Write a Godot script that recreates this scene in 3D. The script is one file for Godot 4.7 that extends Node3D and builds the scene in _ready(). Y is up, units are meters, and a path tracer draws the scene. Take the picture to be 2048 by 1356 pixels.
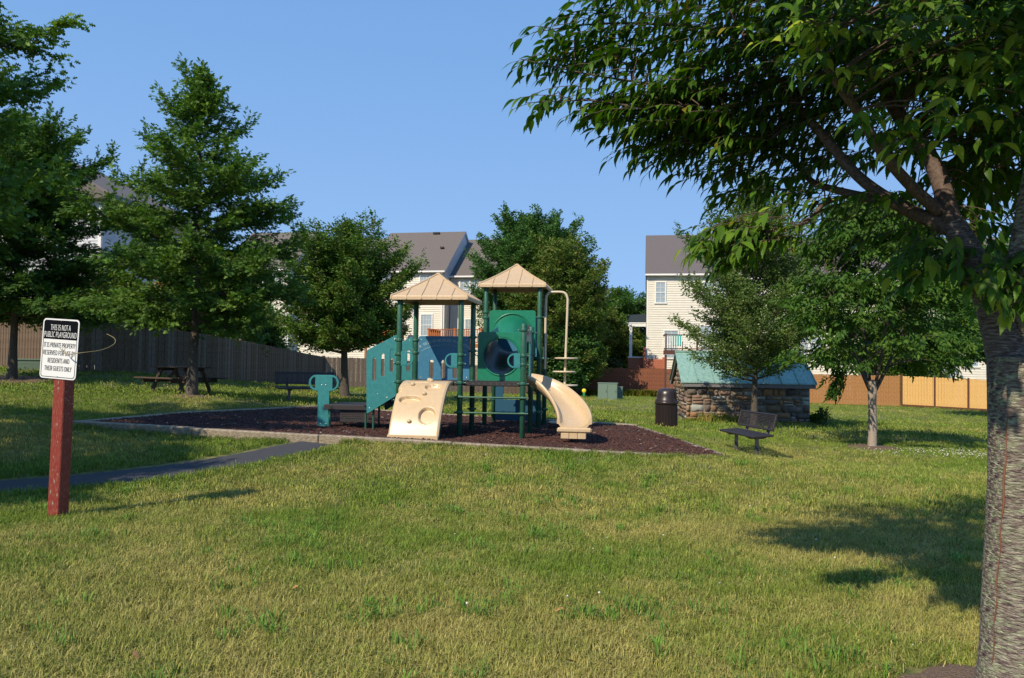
extends Node3D

var rng := RandomNumberGenerator.new()
var M := {}
var used := {}
var fine_noise: FastNoiseLite
var patch_noise: FastNoiseLite

func _ready():
	# ---- camera, sky, sun, exposure -------------------------------------------------
	rng.seed = 20240
	var cam := Camera3D.new()
	cam.name = "camera"
	cam.fov = 45.42
	cam.near = 0.05
	cam.far = 1500.0
	cam.position = Vector3(0, 1.62, 0)
	cam.rotation = Vector3(deg_to_rad(1.66), 0, deg_to_rad(0.8))
	add_child(cam)
	cam.current = true
	var env := Environment.new()
	env.background_mode = Environment.BG_SKY
	var sky := Sky.new()
	var sm := ProceduralSkyMaterial.new()
	sm.sky_top_color = Color(0.105, 0.25, 0.535).linear_to_srgb()
	sm.sky_horizon_color = Color(0.285, 0.465, 0.745).linear_to_srgb()
	sm.sky_curve = 0.22
	sm.ground_bottom_color = Color(0.10, 0.11, 0.06).linear_to_srgb()
	sm.ground_horizon_color = Color(0.22, 0.26, 0.22).linear_to_srgb()
	sm.sun_angle_max = 25.0
	sm.sun_curve = 0.1
	sky.sky_material = sm
	env.sky = sky
	env.background_energy_multiplier = 1.0
	env.tonemap_mode = Environment.TONE_MAPPER_LINEAR
	env.tonemap_exposure = 1.34
	env.sdfgi_enabled = true
	env.ssao_enabled = true
	env.ssil_enabled = true
	var we := WorldEnvironment.new()
	we.name = "world_environment"
	we.environment = env
	add_child(we)
	var sun := DirectionalLight3D.new()
	sun.name = "sun"
	sun.light_energy = 1.25
	sun.light_color = Color(1.0, 0.935, 0.83)
	sun.light_angular_distance = 0.53
	sun.shadow_enabled = true
	var az := deg_to_rad(36.0)
	var el := deg_to_rad(41.0)
	var travel := Vector3(sin(az) * cos(el), -sin(el), -cos(az) * cos(el))
	sun.basis = Basis.looking_at(travel, Vector3.UP)
	add_child(sun)
	# ---- setting ---------------------------------------------------------------------
	make_materials()
	prepare_ground()
	make_ground()
	make_path()
	make_mulch_bed()
	make_fences()
	make_houses()
	make_stone_shed()
	# ---- things ----------------------------------------------------------------------
	make_play_structure()
	make_sign()
	make_furniture()
	make_cabinets()
	# ---- vegetation ------------------------------------------------------------------
	make_trees()
	make_near_tree()
	make_bushes()
	make_grass()
	make_small_things()

# ---------------------------------------------------------------- naming and nodes
func numbered(called: String) -> String:
	if not used.has(called):
		used[called] = 0
		return called
	used[called] += 1
	return "%s_%03d" % [called, used[called]]

func thing(called: String, label: String, category: String, at := Vector3.ZERO, turn := 0.0, group := "") -> Node3D:
	var o := Node3D.new()
	o.name = numbered(called)
	o.position = at
	o.rotation.y = turn
	tag(o, label, category, group)
	add_child(o)
	return o

func tag(o: Node, label: String, category: String, group := "") -> void:
	o.set_meta("label", label)
	o.set_meta("category", category)
	if group != "":
		o.set_meta("group", group)

func part(parent: Node3D, called: String, mesh: Mesh, mat: Material, at := Transform3D.IDENTITY) -> MeshInstance3D:
	var o := MeshInstance3D.new()
	o.name = called
	o.mesh = mesh
	o.material_override = mat
	o.transform = at
	parent.add_child(o, true)
	return o

func single(called: String, mesh: Mesh, mat: Material, at := Transform3D.IDENTITY) -> MeshInstance3D:
	var o := MeshInstance3D.new()
	o.name = numbered(called)
	o.mesh = mesh
	o.material_override = mat
	o.transform = at
	add_child(o)
	return o

func structure(called: String, mesh: Mesh, mat: Material) -> MeshInstance3D:
	var o := single(called, mesh, mat)
	o.set_meta("kind", "structure")
	return o

func multi(parent: Node, called: String, mesh: Mesh, mat: Material, xf: Array, cols: Array) -> MultiMeshInstance3D:
	var mm := MultiMesh.new()
	mm.transform_format = MultiMesh.TRANSFORM_3D
	mm.use_colors = true
	mm.mesh = mesh
	mm.instance_count = xf.size()
	var b := PackedFloat32Array()
	b.resize(xf.size() * 16)
	for i in xf.size():
		var t: Transform3D = xf[i]
		var c: Color = cols[i]
		var k := i * 16
		b[k] = t.basis.x.x; b[k + 1] = t.basis.y.x; b[k + 2] = t.basis.z.x; b[k + 3] = t.origin.x
		b[k + 4] = t.basis.x.y; b[k + 5] = t.basis.y.y; b[k + 6] = t.basis.z.y; b[k + 7] = t.origin.y
		b[k + 8] = t.basis.x.z; b[k + 9] = t.basis.y.z; b[k + 10] = t.basis.z.z; b[k + 11] = t.origin.z
		b[k + 12] = c.r; b[k + 13] = c.g; b[k + 14] = c.b; b[k + 15] = 1.0
	mm.buffer = b
	var o := MultiMeshInstance3D.new()
	o.name = called
	o.multimesh = mm
	o.material_override = mat
	parent.add_child(o, true)
	return o

# ---------------------------------------------------------------- mesh tools
func begin() -> SurfaceTool:
	var st := SurfaceTool.new()
	st.begin(Mesh.PRIMITIVE_TRIANGLES)
	st.set_smooth_group(-1)
	return st

func done(st: SurfaceTool) -> ArrayMesh:
	st.generate_normals()
	return st.commit()

# corners counter-clockwise as seen from outside
func tri(st: SurfaceTool, a: Vector3, b: Vector3, c: Vector3) -> void:
	st.add_vertex(a); st.add_vertex(c); st.add_vertex(b)

func quad(st: SurfaceTool, a: Vector3, b: Vector3, c: Vector3, d: Vector3) -> void:
	st.add_vertex(a); st.add_vertex(c); st.add_vertex(b)
	st.add_vertex(a); st.add_vertex(d); st.add_vertex(c)

# box with chamfered edges, centred on t
func box(st: SurfaceTool, t: Transform3D, size: Vector3, bev := 0.0) -> void:
	var h := size * 0.5
	var b := minf(bev, minf(h.x, minf(h.y, h.z)) * 0.6)
	if b <= 0.0:
		var p := []
		for i in 8:
			p.append(t * Vector3(h.x * (1 if i & 1 else -1), h.y * (1 if i & 2 else -1), h.z * (1 if i & 4 else -1)))
		quad(st, p[4], p[5], p[7], p[6]); quad(st, p[1], p[0], p[2], p[3])
		quad(st, p[5], p[1], p[3], p[7]); quad(st, p[0], p[4], p[6], p[2])
		quad(st, p[6], p[7], p[3], p[2]); quad(st, p[0], p[1], p[5], p[4])
		return
	var i3 := h - Vector3(b, b, b)
	for axis in 3:
		var u := (axis + 1) % 3
		var v := (axis + 2) % 3
		for s in [1.0, -1.0]:
			var c := []
			for q in [[-1, -1], [1, -1], [1, 1], [-1, 1]]:
				var w := Vector3.ZERO
				w[axis] = h[axis] * s
				w[u] = i3[u] * q[0]
				w[v] = i3[v] * q[1]
				c.append(t * w)
			if s > 0: quad(st, c[0], c[1], c[2], c[3])
			else: quad(st, c[3], c[2], c[1], c[0])
		# edges along this axis
		for su in [1.0, -1.0]:
			for sv in [1.0, -1.0]:
				var e := []
				for q in [[-1.0, 0], [1.0, 0], [1.0, 1], [-1.0, 1]]:
					var w := Vector3.ZERO
					w[axis] = i3[axis] * q[0]
					w[u] = (h[u] if q[1] == 0 else i3[u]) * su
					w[v] = (i3[v] if q[1] == 0 else h[v]) * sv
					e.append(t * w)
				if su * sv < 0: quad(st, e[0], e[1], e[2], e[3])
				else: quad(st, e[3], e[2], e[1], e[0])
	for sx in [1.0, -1.0]:
		for sy in [1.0, -1.0]:
			for sz in [1.0, -1.0]:
				var a := t * Vector3(h.x * sx, i3.y * sy, i3.z * sz)
				var bb := t * Vector3(i3.x * sx, h.y * sy, i3.z * sz)
				var c := t * Vector3(i3.x * sx, i3.y * sy, h.z * sz)
				if sx * sy * sz > 0: tri(st, a, bb, c)
				else: tri(st, a, c, bb)

func at(x: float, y: float, z: float) -> Transform3D:
	return Transform3D(Basis(), Vector3(x, y, z))

func box_mesh(size: Vector3, bev := 0.0) -> ArrayMesh:
	var st := begin()
	box(st, Transform3D.IDENTITY, size, bev)
	return done(st)

# box standing between two points (a bar with rectangular section)
func bar(st: SurfaceTool, a: Vector3, b: Vector3, w: float, h: float, bev := 0.0, up := Vector3.UP) -> void:
	var d := (b - a)
	var y := d.normalized()
	var x := up.cross(y)
	if x.length() < 0.01: x = Vector3.RIGHT.cross(y)
	if x.length() < 0.01: x = Vector3.FORWARD.cross(y)
	x = x.normalized()
	box(st, Transform3D(Basis(x, y, x.cross(y)), (a + b) * 0.5), Vector3(w, d.length(), h), bev)

func tube(st: SurfaceTool, pts: Array, radii: Array, sides := 8, caps := true) -> void:
	var n := pts.size()
	var rings := []
	var side := Vector3.ZERO
	for i in n:
		var d: Vector3 = (pts[mini(i + 1, n - 1)] - pts[maxi(i - 1, 0)]).normalized()
		if side == Vector3.ZERO:
			side = d.cross(Vector3.UP if absf(d.y) < 0.9 else Vector3.RIGHT).normalized()
		side = (side - d * side.dot(d)).normalized()
		var up := side.cross(d)
		var ring := PackedVector3Array()
		var r: float = radii[mini(i, radii.size() - 1)]
		for k in sides:
			var a := TAU * k / sides
			ring.append(pts[i] + (side * cos(a) + up * sin(a)) * r)
		rings.append(ring)
	st.set_smooth_group(0)
	for i in n - 1:
		for k in sides:
			var k2 := (k + 1) % sides
			quad(st, rings[i][k], rings[i + 1][k], rings[i + 1][k2], rings[i][k2])
	st.set_smooth_group(-1)
	if caps:
		for k in range(1, sides - 1):
			tri(st, rings[0][0], rings[0][k], rings[0][k + 1])
			tri(st, rings[n - 1][0], rings[n - 1][k + 1], rings[n - 1][k])

# profile: (radius, height) from bottom to top, about y
func lathe(st: SurfaceTool, prof: Array, sides := 16, t := Transform3D.IDENTITY, smooth := true) -> void:
	st.set_smooth_group(0 if smooth else -1)
	for i in prof.size() - 1:
		for k in sides:
			var a := TAU * k / sides
			var b := TAU * (k + 1) / sides
			var p: Vector2 = prof[i]
			var q: Vector2 = prof[i + 1]
			var v0 := t * Vector3(cos(a) * p.x, p.y, -sin(a) * p.x)
			var v1 := t * Vector3(cos(b) * p.x, p.y, -sin(b) * p.x)
			var v2 := t * Vector3(cos(b) * q.x, q.y, -sin(b) * q.x)
			var v3 := t * Vector3(cos(a) * q.x, q.y, -sin(a) * q.x)
			if p.x > 1e-5: tri(st, v0, v1, v2)
			if q.x > 1e-5: tri(st, v0, v2, v3)
	st.set_smooth_group(-1)

func ball(st: SurfaceTool, c: Vector3, r: Vector3, sides := 10, rings := 6) -> void:
	var prof := []
	for i in rings + 1:
		var a := PI * i / rings - PI / 2
		prof.append(Vector2(cos(a), sin(a)))
	lathe(st, prof, sides, Transform3D(Basis.from_scale(r), c))

func rounded_rect(w: float, h: float, r: float, n := 4) -> PackedVector2Array:
	var o := PackedVector2Array()
	for q in [[1, 1, 0.0], [-1, 1, 90.0], [-1, -1, 180.0], [1, -1, 270.0]]:
		for i in n + 1:
			var a := deg_to_rad(q[2] + 90.0 * i / n)
			o.append(Vector2(q[0] * (w / 2 - r) + cos(a) * r, q[1] * (h / 2 - r) + sin(a) * r))
	return o

func rounded_poly(p: Array, r: float, n := 4) -> PackedVector2Array:
	var o := PackedVector2Array()
	var c := p.size()
	for i in c:
		var a: Vector2 = p[(i + c - 1) % c]
		var b: Vector2 = p[i]
		var d: Vector2 = p[(i + 1) % c]
		var s := b + (a - b).normalized() * r
		var e := b + (d - b).normalized() * r
		for k in n + 1:
			var t := float(k) / n
			o.append(s.lerp(b, t).lerp(b.lerp(e, t), t))
	return o

func moved(p: PackedVector2Array, by: Vector2) -> PackedVector2Array:
	var o := PackedVector2Array()
	for v in p: o.append(v + by)
	return o

# ear clipping that copes with bridged holes and very small outlines
func ear_clip(p: PackedVector2Array) -> PackedInt32Array:
	var idx := range(p.size())
	var out := PackedInt32Array()
	var guard := 0
	var i := 0
	while idx.size() > 3 and guard < idx.size() + 2:
		var n := idx.size()
		i = i % n
		var ia: int = idx[(i + n - 1) % n]
		var ib: int = idx[i]
		var ic: int = idx[(i + 1) % n]
		var a := p[ia]
		var b := p[ib]
		var c := p[ic]
		var ok := (b - a).cross(c - b) > 1e-14
		if ok:
			for k in idx:
				var q := p[k]
				if q == a or q == b or q == c: continue
				if (b - a).cross(q - a) >= -1e-14 and (c - b).cross(q - b) >= -1e-14 and (a - c).cross(q - c) >= -1e-14:
					ok = false
					break
		if ok:
			out.append(ia); out.append(ib); out.append(ic)
			idx.remove_at(i)
			guard = 0
		else:
			if absf((b - a).cross(c - b)) <= 1e-14 and a == c:
				idx.remove_at(i)
				guard = 0
			else:
				i += 1
				guard += 1
	if idx.size() == 3: out.append_array(PackedInt32Array(idx))
	elif guard: print("ear clip left ", idx.size(), " of ", p.size())
	return out

# sheet of thickness th (front at +th/2 along z) with holes; outline counter-clockwise
func panel(st: SurfaceTool, outer: PackedVector2Array, holes: Array, th: float, t := Transform3D.IDENTITY, bev := 0.006) -> void:
	if Geometry2D.is_polygon_clockwise(outer): outer.reverse()
	var loops := [outer]
	for hole in holes:
		if not Geometry2D.is_polygon_clockwise(hole): hole.reverse()
		loops.append(hole)
	var inset := []
	for l in loops:
		var o := PackedVector2Array()
		var n: int = l.size()
		for i in n:
			var e0: Vector2 = (l[i] - l[(i + n - 1) % n]).normalized()
			var e1: Vector2 = (l[(i + 1) % n] - l[i]).normalized()
			var nn := (Vector2(-e0.y, e0.x) + Vector2(-e1.y, e1.x))
			nn = nn.normalized() if nn.length() > 0.01 else Vector2(-e1.y, e1.x)
			o.append(l[i] + nn * bev)
		inset.append(o)
	# one bridged polygon for the faces
	var poly: PackedVector2Array = inset[0].duplicate()
	for h in range(1, inset.size()):
		var hole: PackedVector2Array = inset[h]
		var best := [0, 0, 1e9]
		for i in poly.size():
			for j in hole.size():
				var dist := poly[i].distance_squared_to(hole[j])
				if dist < best[2]: best = [i, j, dist]
		var np := PackedVector2Array()
		for i in best[0] + 1: np.append(poly[i])
		for j in hole.size() + 1: np.append(hole[(best[1] + j) % hole.size()])
		np.append(poly[best[0]])
		for i in range(best[0] + 1, poly.size()): np.append(poly[i])
		poly = np
	var tris := ear_clip(poly)
	for i in range(0, tris.size(), 3):
		var a := poly[tris[i]]
		var b := poly[tris[i + 1]]
		var c := poly[tris[i + 2]]
		if (b - a).cross(c - a) < 0:
			var s := b; b = c; c = s
		tri(st, t * Vector3(a.x, a.y, th / 2), t * Vector3(b.x, b.y, th / 2), t * Vector3(c.x, c.y, th / 2))
		tri(st, t * Vector3(a.x, a.y, -th / 2), t * Vector3(c.x, c.y, -th / 2), t * Vector3(b.x, b.y, -th / 2))
	for k in loops.size():
		var l: PackedVector2Array = loops[k]
		var ins: PackedVector2Array = inset[k]
		var n := l.size()
		for i in n:
			var j := (i + 1) % n
			var zf := th / 2 - bev
			quad(st, t * Vector3(l[i].x, l[i].y, -zf), t * Vector3(l[j].x, l[j].y, -zf), t * Vector3(l[j].x, l[j].y, zf), t * Vector3(l[i].x, l[i].y, zf))
			quad(st, t * Vector3(l[i].x, l[i].y, zf), t * Vector3(l[j].x, l[j].y, zf), t * Vector3(ins[j].x, ins[j].y, th / 2), t * Vector3(ins[i].x, ins[i].y, th / 2))
			quad(st, t * Vector3(l[j].x, l[j].y, -zf), t * Vector3(l[i].x, l[i].y, -zf), t * Vector3(ins[i].x, ins[i].y, -th / 2), t * Vector3(ins[j].x, ins[j].y, -th / 2))

func panel_mesh(outer: PackedVector2Array, holes: Array, th: float, bev := 0.006) -> ArrayMesh:
	var st := begin()
	panel(st, outer, holes, th, Transform3D.IDENTITY, bev)
	return done(st)

func bez(a: Vector3, b: Vector3, c: Vector3, n: int) -> Array:
	var o := []
	for i in n + 1:
		var t := float(i) / n
		o.append(a.lerp(b, t).lerp(b.lerp(c, t), t))
	return o

# smooth curve through points
func curve(pts: Array, per := 5) -> Array:
	var o := []
	var n := pts.size()
	for i in n - 1:
		var p0: Vector3 = pts[maxi(i - 1, 0)]
		var p1: Vector3 = pts[i]
		var p2: Vector3 = pts[i + 1]
		var p3: Vector3 = pts[mini(i + 2, n - 1)]
		for k in per:
			o.append(p1.cubic_interpolate(p2, p0, p3, float(k) / per))
	o.append(pts[n - 1])
	return o

func text_mesh(s: String, size: float, depth := 0.002, bold := true) -> TextMesh:
	var f := SystemFont.new()
	f.font_names = PackedStringArray(["Droid Sans"])
	f.font_weight = 700 if bold else 400
	var m := TextMesh.new()
	m.text = s
	m.font = f
	m.font_size = 32
	m.pixel_size = size / 32.0
	m.depth = depth
	m.curve_step = 2.0
	return m

# ---------------------------------------------------------------- materials
func lin(r: float, g: float, b: float) -> Color:
	return Color(r, g, b).linear_to_srgb()

func plain_mat(called: String, c: Color, rough: float, metal := 0.0) -> StandardMaterial3D:
	var m := StandardMaterial3D.new()
	m.resource_name = called
	m.albedo_color = c
	m.roughness = rough
	m.metallic = metal
	M[called] = m
	return m

func noise_tex(freq: float, octaves: int, ramp: Array, seed_: int, size := 512, cellular := false) -> NoiseTexture2D:
	var n := FastNoiseLite.new()
	n.seed = seed_
	n.frequency = freq
	n.noise_type = FastNoiseLite.TYPE_CELLULAR if cellular else FastNoiseLite.TYPE_SIMPLEX_SMOOTH
	n.fractal_type = FastNoiseLite.FRACTAL_FBM
	n.fractal_octaves = octaves
	n.fractal_gain = 0.6
	var t := NoiseTexture2D.new()
	t.width = size
	t.height = size
	t.seamless = true
	t.noise = n
	if ramp.size():
		var g := Gradient.new()
		var off := PackedFloat32Array()
		var col := PackedColorArray()
		for r in ramp:
			off.append(r[0]); col.append(r[1])
		g.offsets = off
		g.colors = col
		t.color_ramp = g
	return t

# triplanar material whose colour runs over a noise ramp, with relief from a second noise
func noisy(called: String, ramp: Array, freq: float, scale: Vector3, rough: float, seed_: int, relief := 0.0, world := true, octaves := 4) -> StandardMaterial3D:
	var m := plain_mat(called, Color.WHITE, rough)
	m.albedo_texture = noise_tex(freq, octaves, ramp, seed_)
	m.uv1_triplanar = true
	m.uv1_world_triplanar = world
	m.uv1_scale = scale
	if relief > 0.0:
		m.heightmap_enabled = true
		m.heightmap_scale = relief
		if not M.has("_relief"): M["_relief"] = noise_tex(0.03, 4, [], 91)
		m.heightmap_texture = M["_relief"]
	return m

func leaf_mat(called: String, back: Color, rough := 0.5) -> StandardMaterial3D:
	var m := plain_mat(called, Color.WHITE, rough)
	m.vertex_color_use_as_albedo = true
	m.backlight_enabled = true
	m.backlight = back
	m.metallic_specular = 0.28
	return m

func make_materials() -> void:
	fine_noise = FastNoiseLite.new()
	fine_noise.seed = 5
	fine_noise.frequency = 0.9
	patch_noise = FastNoiseLite.new()
	patch_noise.seed = 11
	patch_noise.frequency = 0.22
	patch_noise.fractal_octaves = 3
	noisy("turf", [[0.25, lin(0.06, 0.085, 0.02)], [0.5, lin(0.125, 0.135, 0.036)], [0.75, lin(0.20, 0.175, 0.062)]], 0.02, Vector3(0.45, 0.45, 0.45), 0.95, 3, 1.2)
	noisy("asphalt", [[0.3, lin(0.030, 0.031, 0.036)], [0.6, lin(0.05, 0.05, 0.056)], [0.8, lin(0.085, 0.083, 0.085)]], 0.05, Vector3(2.2, 2.2, 2.2), 0.9, 4, 0.4)
	noisy("mulch", [[0.25, lin(0.022, 0.009, 0.007)], [0.5, lin(0.062, 0.025, 0.018)], [0.78, lin(0.115, 0.050, 0.036)]], 0.06, Vector3(1.5, 1.5, 1.5), 0.95, 6, 2.5)
	noisy("bark_mulch", [[0.3, lin(0.09, 0.055, 0.035)], [0.55, lin(0.19, 0.125, 0.08)], [0.8, lin(0.30, 0.215, 0.145)]], 0.07, Vector3(2, 2, 2), 0.95, 8, 2.0)
	noisy("timber", [[0.3, lin(0.17, 0.135, 0.095)], [0.55, lin(0.30, 0.25, 0.18)], [0.75, lin(0.40, 0.34, 0.26)]], 0.02, Vector3(1.2, 6, 1.2), 0.85, 9, 0.6)
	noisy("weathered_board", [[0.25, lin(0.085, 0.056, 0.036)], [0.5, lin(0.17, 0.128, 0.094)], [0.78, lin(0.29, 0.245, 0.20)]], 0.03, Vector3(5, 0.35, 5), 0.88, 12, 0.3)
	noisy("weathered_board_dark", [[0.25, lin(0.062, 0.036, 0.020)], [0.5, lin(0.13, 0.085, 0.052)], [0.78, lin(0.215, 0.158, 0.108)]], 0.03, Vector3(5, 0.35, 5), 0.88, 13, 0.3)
	noisy("stained_board", [[0.25, lin(0.12, 0.040, 0.021)], [0.5, lin(0.21, 0.073, 0.037)], [0.78, lin(0.30, 0.115, 0.06)]], 0.03, Vector3(5, 0.35, 5), 0.8, 14, 0.3)
	noisy("tan_board", [[0.25, lin(0.22, 0.10, 0.032)], [0.5, lin(0.34, 0.165, 0.055)], [0.78, lin(0.42, 0.225, 0.085)]], 0.03, Vector3(5, 0.35, 5), 0.8, 15, 0.3)
	noisy("new_board", [[0.2, lin(0.52, 0.28, 0.08)], [0.5, lin(0.66, 0.40, 0.13)], [0.8, lin(0.74, 0.49, 0.19)]], 0.03, Vector3(5, 0.3, 5), 0.75, 16, 0.2)
	plain_mat("fence_rail", lin(0.10, 0.035, 0.018), 0.8)
	noisy("deck_wood", [[0.3, lin(0.30, 0.085, 0.025)], [0.55, lin(0.45, 0.15, 0.045)], [0.8, lin(0.55, 0.22, 0.08)]], 0.03, Vector3(1.5, 1.5, 1.5), 0.75, 17)
	plain_mat("dark_deck", lin(0.09, 0.034, 0.022), 0.8)
	noisy("table_wood_shaded", [[0.25, lin(0.035, 0.021, 0.013)], [0.5, lin(0.075, 0.048, 0.030)], [0.8, lin(0.125, 0.088, 0.058)]], 0.03, Vector3(4, 1, 4), 0.85, 18, 0.3)  # tree shade over the table is put into this wood colour
	noisy("siding", [[0.3, lin(0.66, 0.635, 0.55)], [0.7, lin(0.71, 0.685, 0.60)]], 0.01, Vector3(0.3, 0.3, 0.3), 0.6, 19)
	noisy("white_siding", [[0.3, lin(0.50, 0.53, 0.56)], [0.7, lin(0.58, 0.60, 0.62)]], 0.01, Vector3(0.3, 0.3, 0.3), 0.6, 20)
	noisy("gable_siding_shaded", [[0.3, lin(0.48, 0.52, 0.55)], [0.7, lin(0.54, 0.575, 0.60)]], 0.01, Vector3(0.3, 0.3, 0.3), 0.6, 21)  # bluish grey: shade on the side walls painted into the siding colour
	plain_mat("trim", lin(0.78, 0.77, 0.74), 0.5)
	noisy("shingle", [[0.25, lin(0.11, 0.094, 0.086)], [0.5, lin(0.155, 0.134, 0.124)], [0.8, lin(0.21, 0.184, 0.17)]], 0.06, Vector3(0.9, 2.2, 0.9), 0.92, 22, 1.0)
	noisy("shingle_grey", [[0.25, lin(0.10, 0.088, 0.09)], [0.5, lin(0.14, 0.122, 0.122)], [0.8, lin(0.185, 0.165, 0.16)]], 0.06, Vector3(0.9, 2.2, 0.9), 0.92, 23, 1.0)
	noisy("brick", [[0.3, lin(0.34, 0.105, 0.058)], [0.55, lin(0.43, 0.15, 0.085)], [0.8, lin(0.50, 0.20, 0.12)]], 0.08, Vector3(1, 3, 1), 0.85, 24)
	plain_mat("dark_metal_roof", lin(0.035, 0.05, 0.06), 0.4, 0.2)
	var gl := plain_mat("glass", Color(0.75, 0.85, 0.9, 0.22), 0.03)
	gl.transparency = BaseMaterial3D.TRANSPARENCY_ALPHA
	noisy("blind", [[0.3, lin(0.30, 0.34, 0.37)], [0.7, lin(0.42, 0.46, 0.48)]], 0.01, Vector3(0.2, 12, 0.2), 0.7, 25)
	plain_mat("room_dark", lin(0.05, 0.055, 0.06), 0.8)
	# stone shed
	noisy("mortar", [[0.3, lin(0.16, 0.135, 0.105)], [0.7, lin(0.27, 0.235, 0.19)]], 0.05, Vector3(2, 2, 2), 0.95, 26, 0.6)
	var stones := [[0.22, 0.14, 0.08], [0.14, 0.118, 0.10], [0.31, 0.225, 0.14], [0.085, 0.072, 0.068], [0.30, 0.17, 0.085], [0.24, 0.195, 0.14], [0.15, 0.105, 0.078], [0.34, 0.35, 0.315], [0.165, 0.15, 0.135], [0.25, 0.16, 0.12]]
	for i in stones.size():
		var s: Array = stones[i]
		noisy("stone_%d" % i, [[0.2, lin(s[0] * 0.55, s[1] * 0.55, s[2] * 0.55)], [0.5, lin(s[0], s[1], s[2])], [0.85, lin(s[0] * 1.4, s[1] * 1.4, s[2] * 1.4)]], 0.03, Vector3(1.6, 2.4, 1.6), 0.9, 30 + i, 0.8)
	for i in 3:
		var k: float = [0.92, 1.0, 1.1][i]
		noisy("patina_%d" % i, [[0.25, lin(0.155 * k, 0.28 * k, 0.235 * k)], [0.55, lin(0.20 * k, 0.345 * k, 0.29 * k)], [0.8, lin(0.30 * k, 0.44 * k, 0.37 * k)]], 0.02, Vector3(0.8, 0.8, 0.8), 0.55, 45 + i)
	noisy("lead_trim", [[0.3, lin(0.12, 0.12, 0.135)], [0.7, lin(0.24, 0.23, 0.235)]], 0.03, Vector3(1.5, 3, 1.5), 0.7, 49)
	# play structure
	noisy("post_green", [[0.2, lin(0.022, 0.095, 0.060)], [0.6, lin(0.028, 0.115, 0.073)], [0.8, lin(0.06, 0.15, 0.095)]], 0.02, Vector3(1.5, 0.6, 1.5), 0.38, 50)
	plain_mat("collar_green", lin(0.016, 0.075, 0.048), 0.35)
	noisy("panel_teal", [[0.25, lin(0.024, 0.18, 0.195)], [0.55, lin(0.029, 0.205, 0.22)], [0.8, lin(0.034, 0.22, 0.235)]], 0.02, Vector3(1, 1, 1), 0.42, 51)
	noisy("panel_blue", [[0.3, lin(0.036, 0.165, 0.285)], [0.7, lin(0.044, 0.185, 0.315)]], 0.02, Vector3(1, 1, 1), 0.42, 52)
	plain_mat("panel_navy", lin(0.018, 0.085, 0.15), 0.42)
	noisy("panel_green", [[0.3, lin(0.010, 0.17, 0.095)], [0.7, lin(0.013, 0.195, 0.11)]], 0.02, Vector3(1, 1, 1), 0.3, 53)
	plain_mat("tunnel_blue", lin(0.008, 0.065, 0.058), 0.3)
	noisy("tan_plastic", [[0.25, lin(0.535, 0.395, 0.235)], [0.5, lin(0.56, 0.417, 0.252)], [0.75, lin(0.58, 0.435, 0.268)]], 0.02, Vector3(1, 1, 1), 0.30, 54)
	noisy("roof_plastic", [[0.25, lin(0.51, 0.375, 0.232)], [0.5, lin(0.545, 0.405, 0.255)], [0.75, lin(0.575, 0.43, 0.272)]], 0.02, Vector3(1.2, 1.2, 1.2), 0.5, 55)
	M["roof_plastic"].backlight_enabled = true
	M["roof_plastic"].backlight = Color(0.35, 0.2, 0.06)
	plain_mat("cream_pipe", lin(0.62, 0.53, 0.37), 0.35)
	plain_mat("deck_black", lin(0.022, 0.019, 0.021), 0.6)
	plain_mat("bolt", lin(0.6, 0.6, 0.58), 0.3, 0.6)
	plain_mat("engraving", lin(0.30, 0.42, 0.50), 0.6)
	# furniture, sign
	plain_mat("bench_brown", lin(0.028, 0.022, 0.024), 0.42)
	plain_mat("bench_pipe", lin(0.075, 0.07, 0.078), 0.45)
	plain_mat("bin_brown", lin(0.030, 0.021, 0.020), 0.33)
	noisy("red_post", [[0.0, lin(0.10, 0.012, 0.008)], [0.35, lin(0.205, 0.022, 0.013)], [0.70, lin(0.235, 0.034, 0.020)], [0.78, lin(0.27, 0.16, 0.115)]], 0.035, Vector3(5, 0.7, 5), 0.6, 60, 0.3)
	plain_mat("sign_white", lin(0.74, 0.76, 0.78), 0.35)
	plain_mat("sign_black", lin(0.006, 0.007, 0.011), 0.9)
	M.sign_black.metallic_specular = 0.15
	plain_mat("sign_back", lin(0.45, 0.45, 0.45), 0.4, 0.7)
	noisy("cabinet_green", [[0.3, lin(0.125, 0.195, 0.15)], [0.7, lin(0.155, 0.225, 0.175)]], 0.02, Vector3(1, 1, 1), 0.55, 61)
	plain_mat("cabinet_dark", lin(0.05, 0.07, 0.06), 0.6)
	plain_mat("magenta_cloth", lin(0.45, 0.02, 0.11), 0.8)
	plain_mat("salmon_cloth", lin(0.55, 0.16, 0.10), 0.8)
	plain_mat("teal_cloth", lin(0.03, 0.36, 0.33), 0.7)
	plain_mat("yellow_marker", lin(0.75, 0.66, 0.03), 0.5)
	plain_mat("green_marker", lin(0.02, 0.25, 0.10), 0.5)
	plain_mat("straw_stem", lin(0.26, 0.22, 0.10), 0.6)
	plain_mat("dry_leaf", lin(0.42, 0.21, 0.07), 0.7)
	# bark
	noisy("oak_bark", [[0.25, lin(0.045, 0.036, 0.028)], [0.5, lin(0.095, 0.08, 0.064)], [0.8, lin(0.16, 0.14, 0.115)]], 0.03, Vector3(3, 0.9, 3), 0.95, 70, 1.5)
	noisy("pale_bark", [[0.25, lin(0.20, 0.15, 0.11)], [0.5, lin(0.35, 0.29, 0.235)], [0.8, lin(0.45, 0.39, 0.33)]], 0.03, Vector3(2, 3, 2), 0.9, 71, 0.8)
	noisy("limb_bark", [[0.25, lin(0.055, 0.034, 0.026)], [0.5, lin(0.10, 0.066, 0.052)], [0.8, lin(0.16, 0.115, 0.09)]], 0.03, Vector3(2.5, 2.5, 2.5), 0.8, 73, 0.6)
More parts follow.
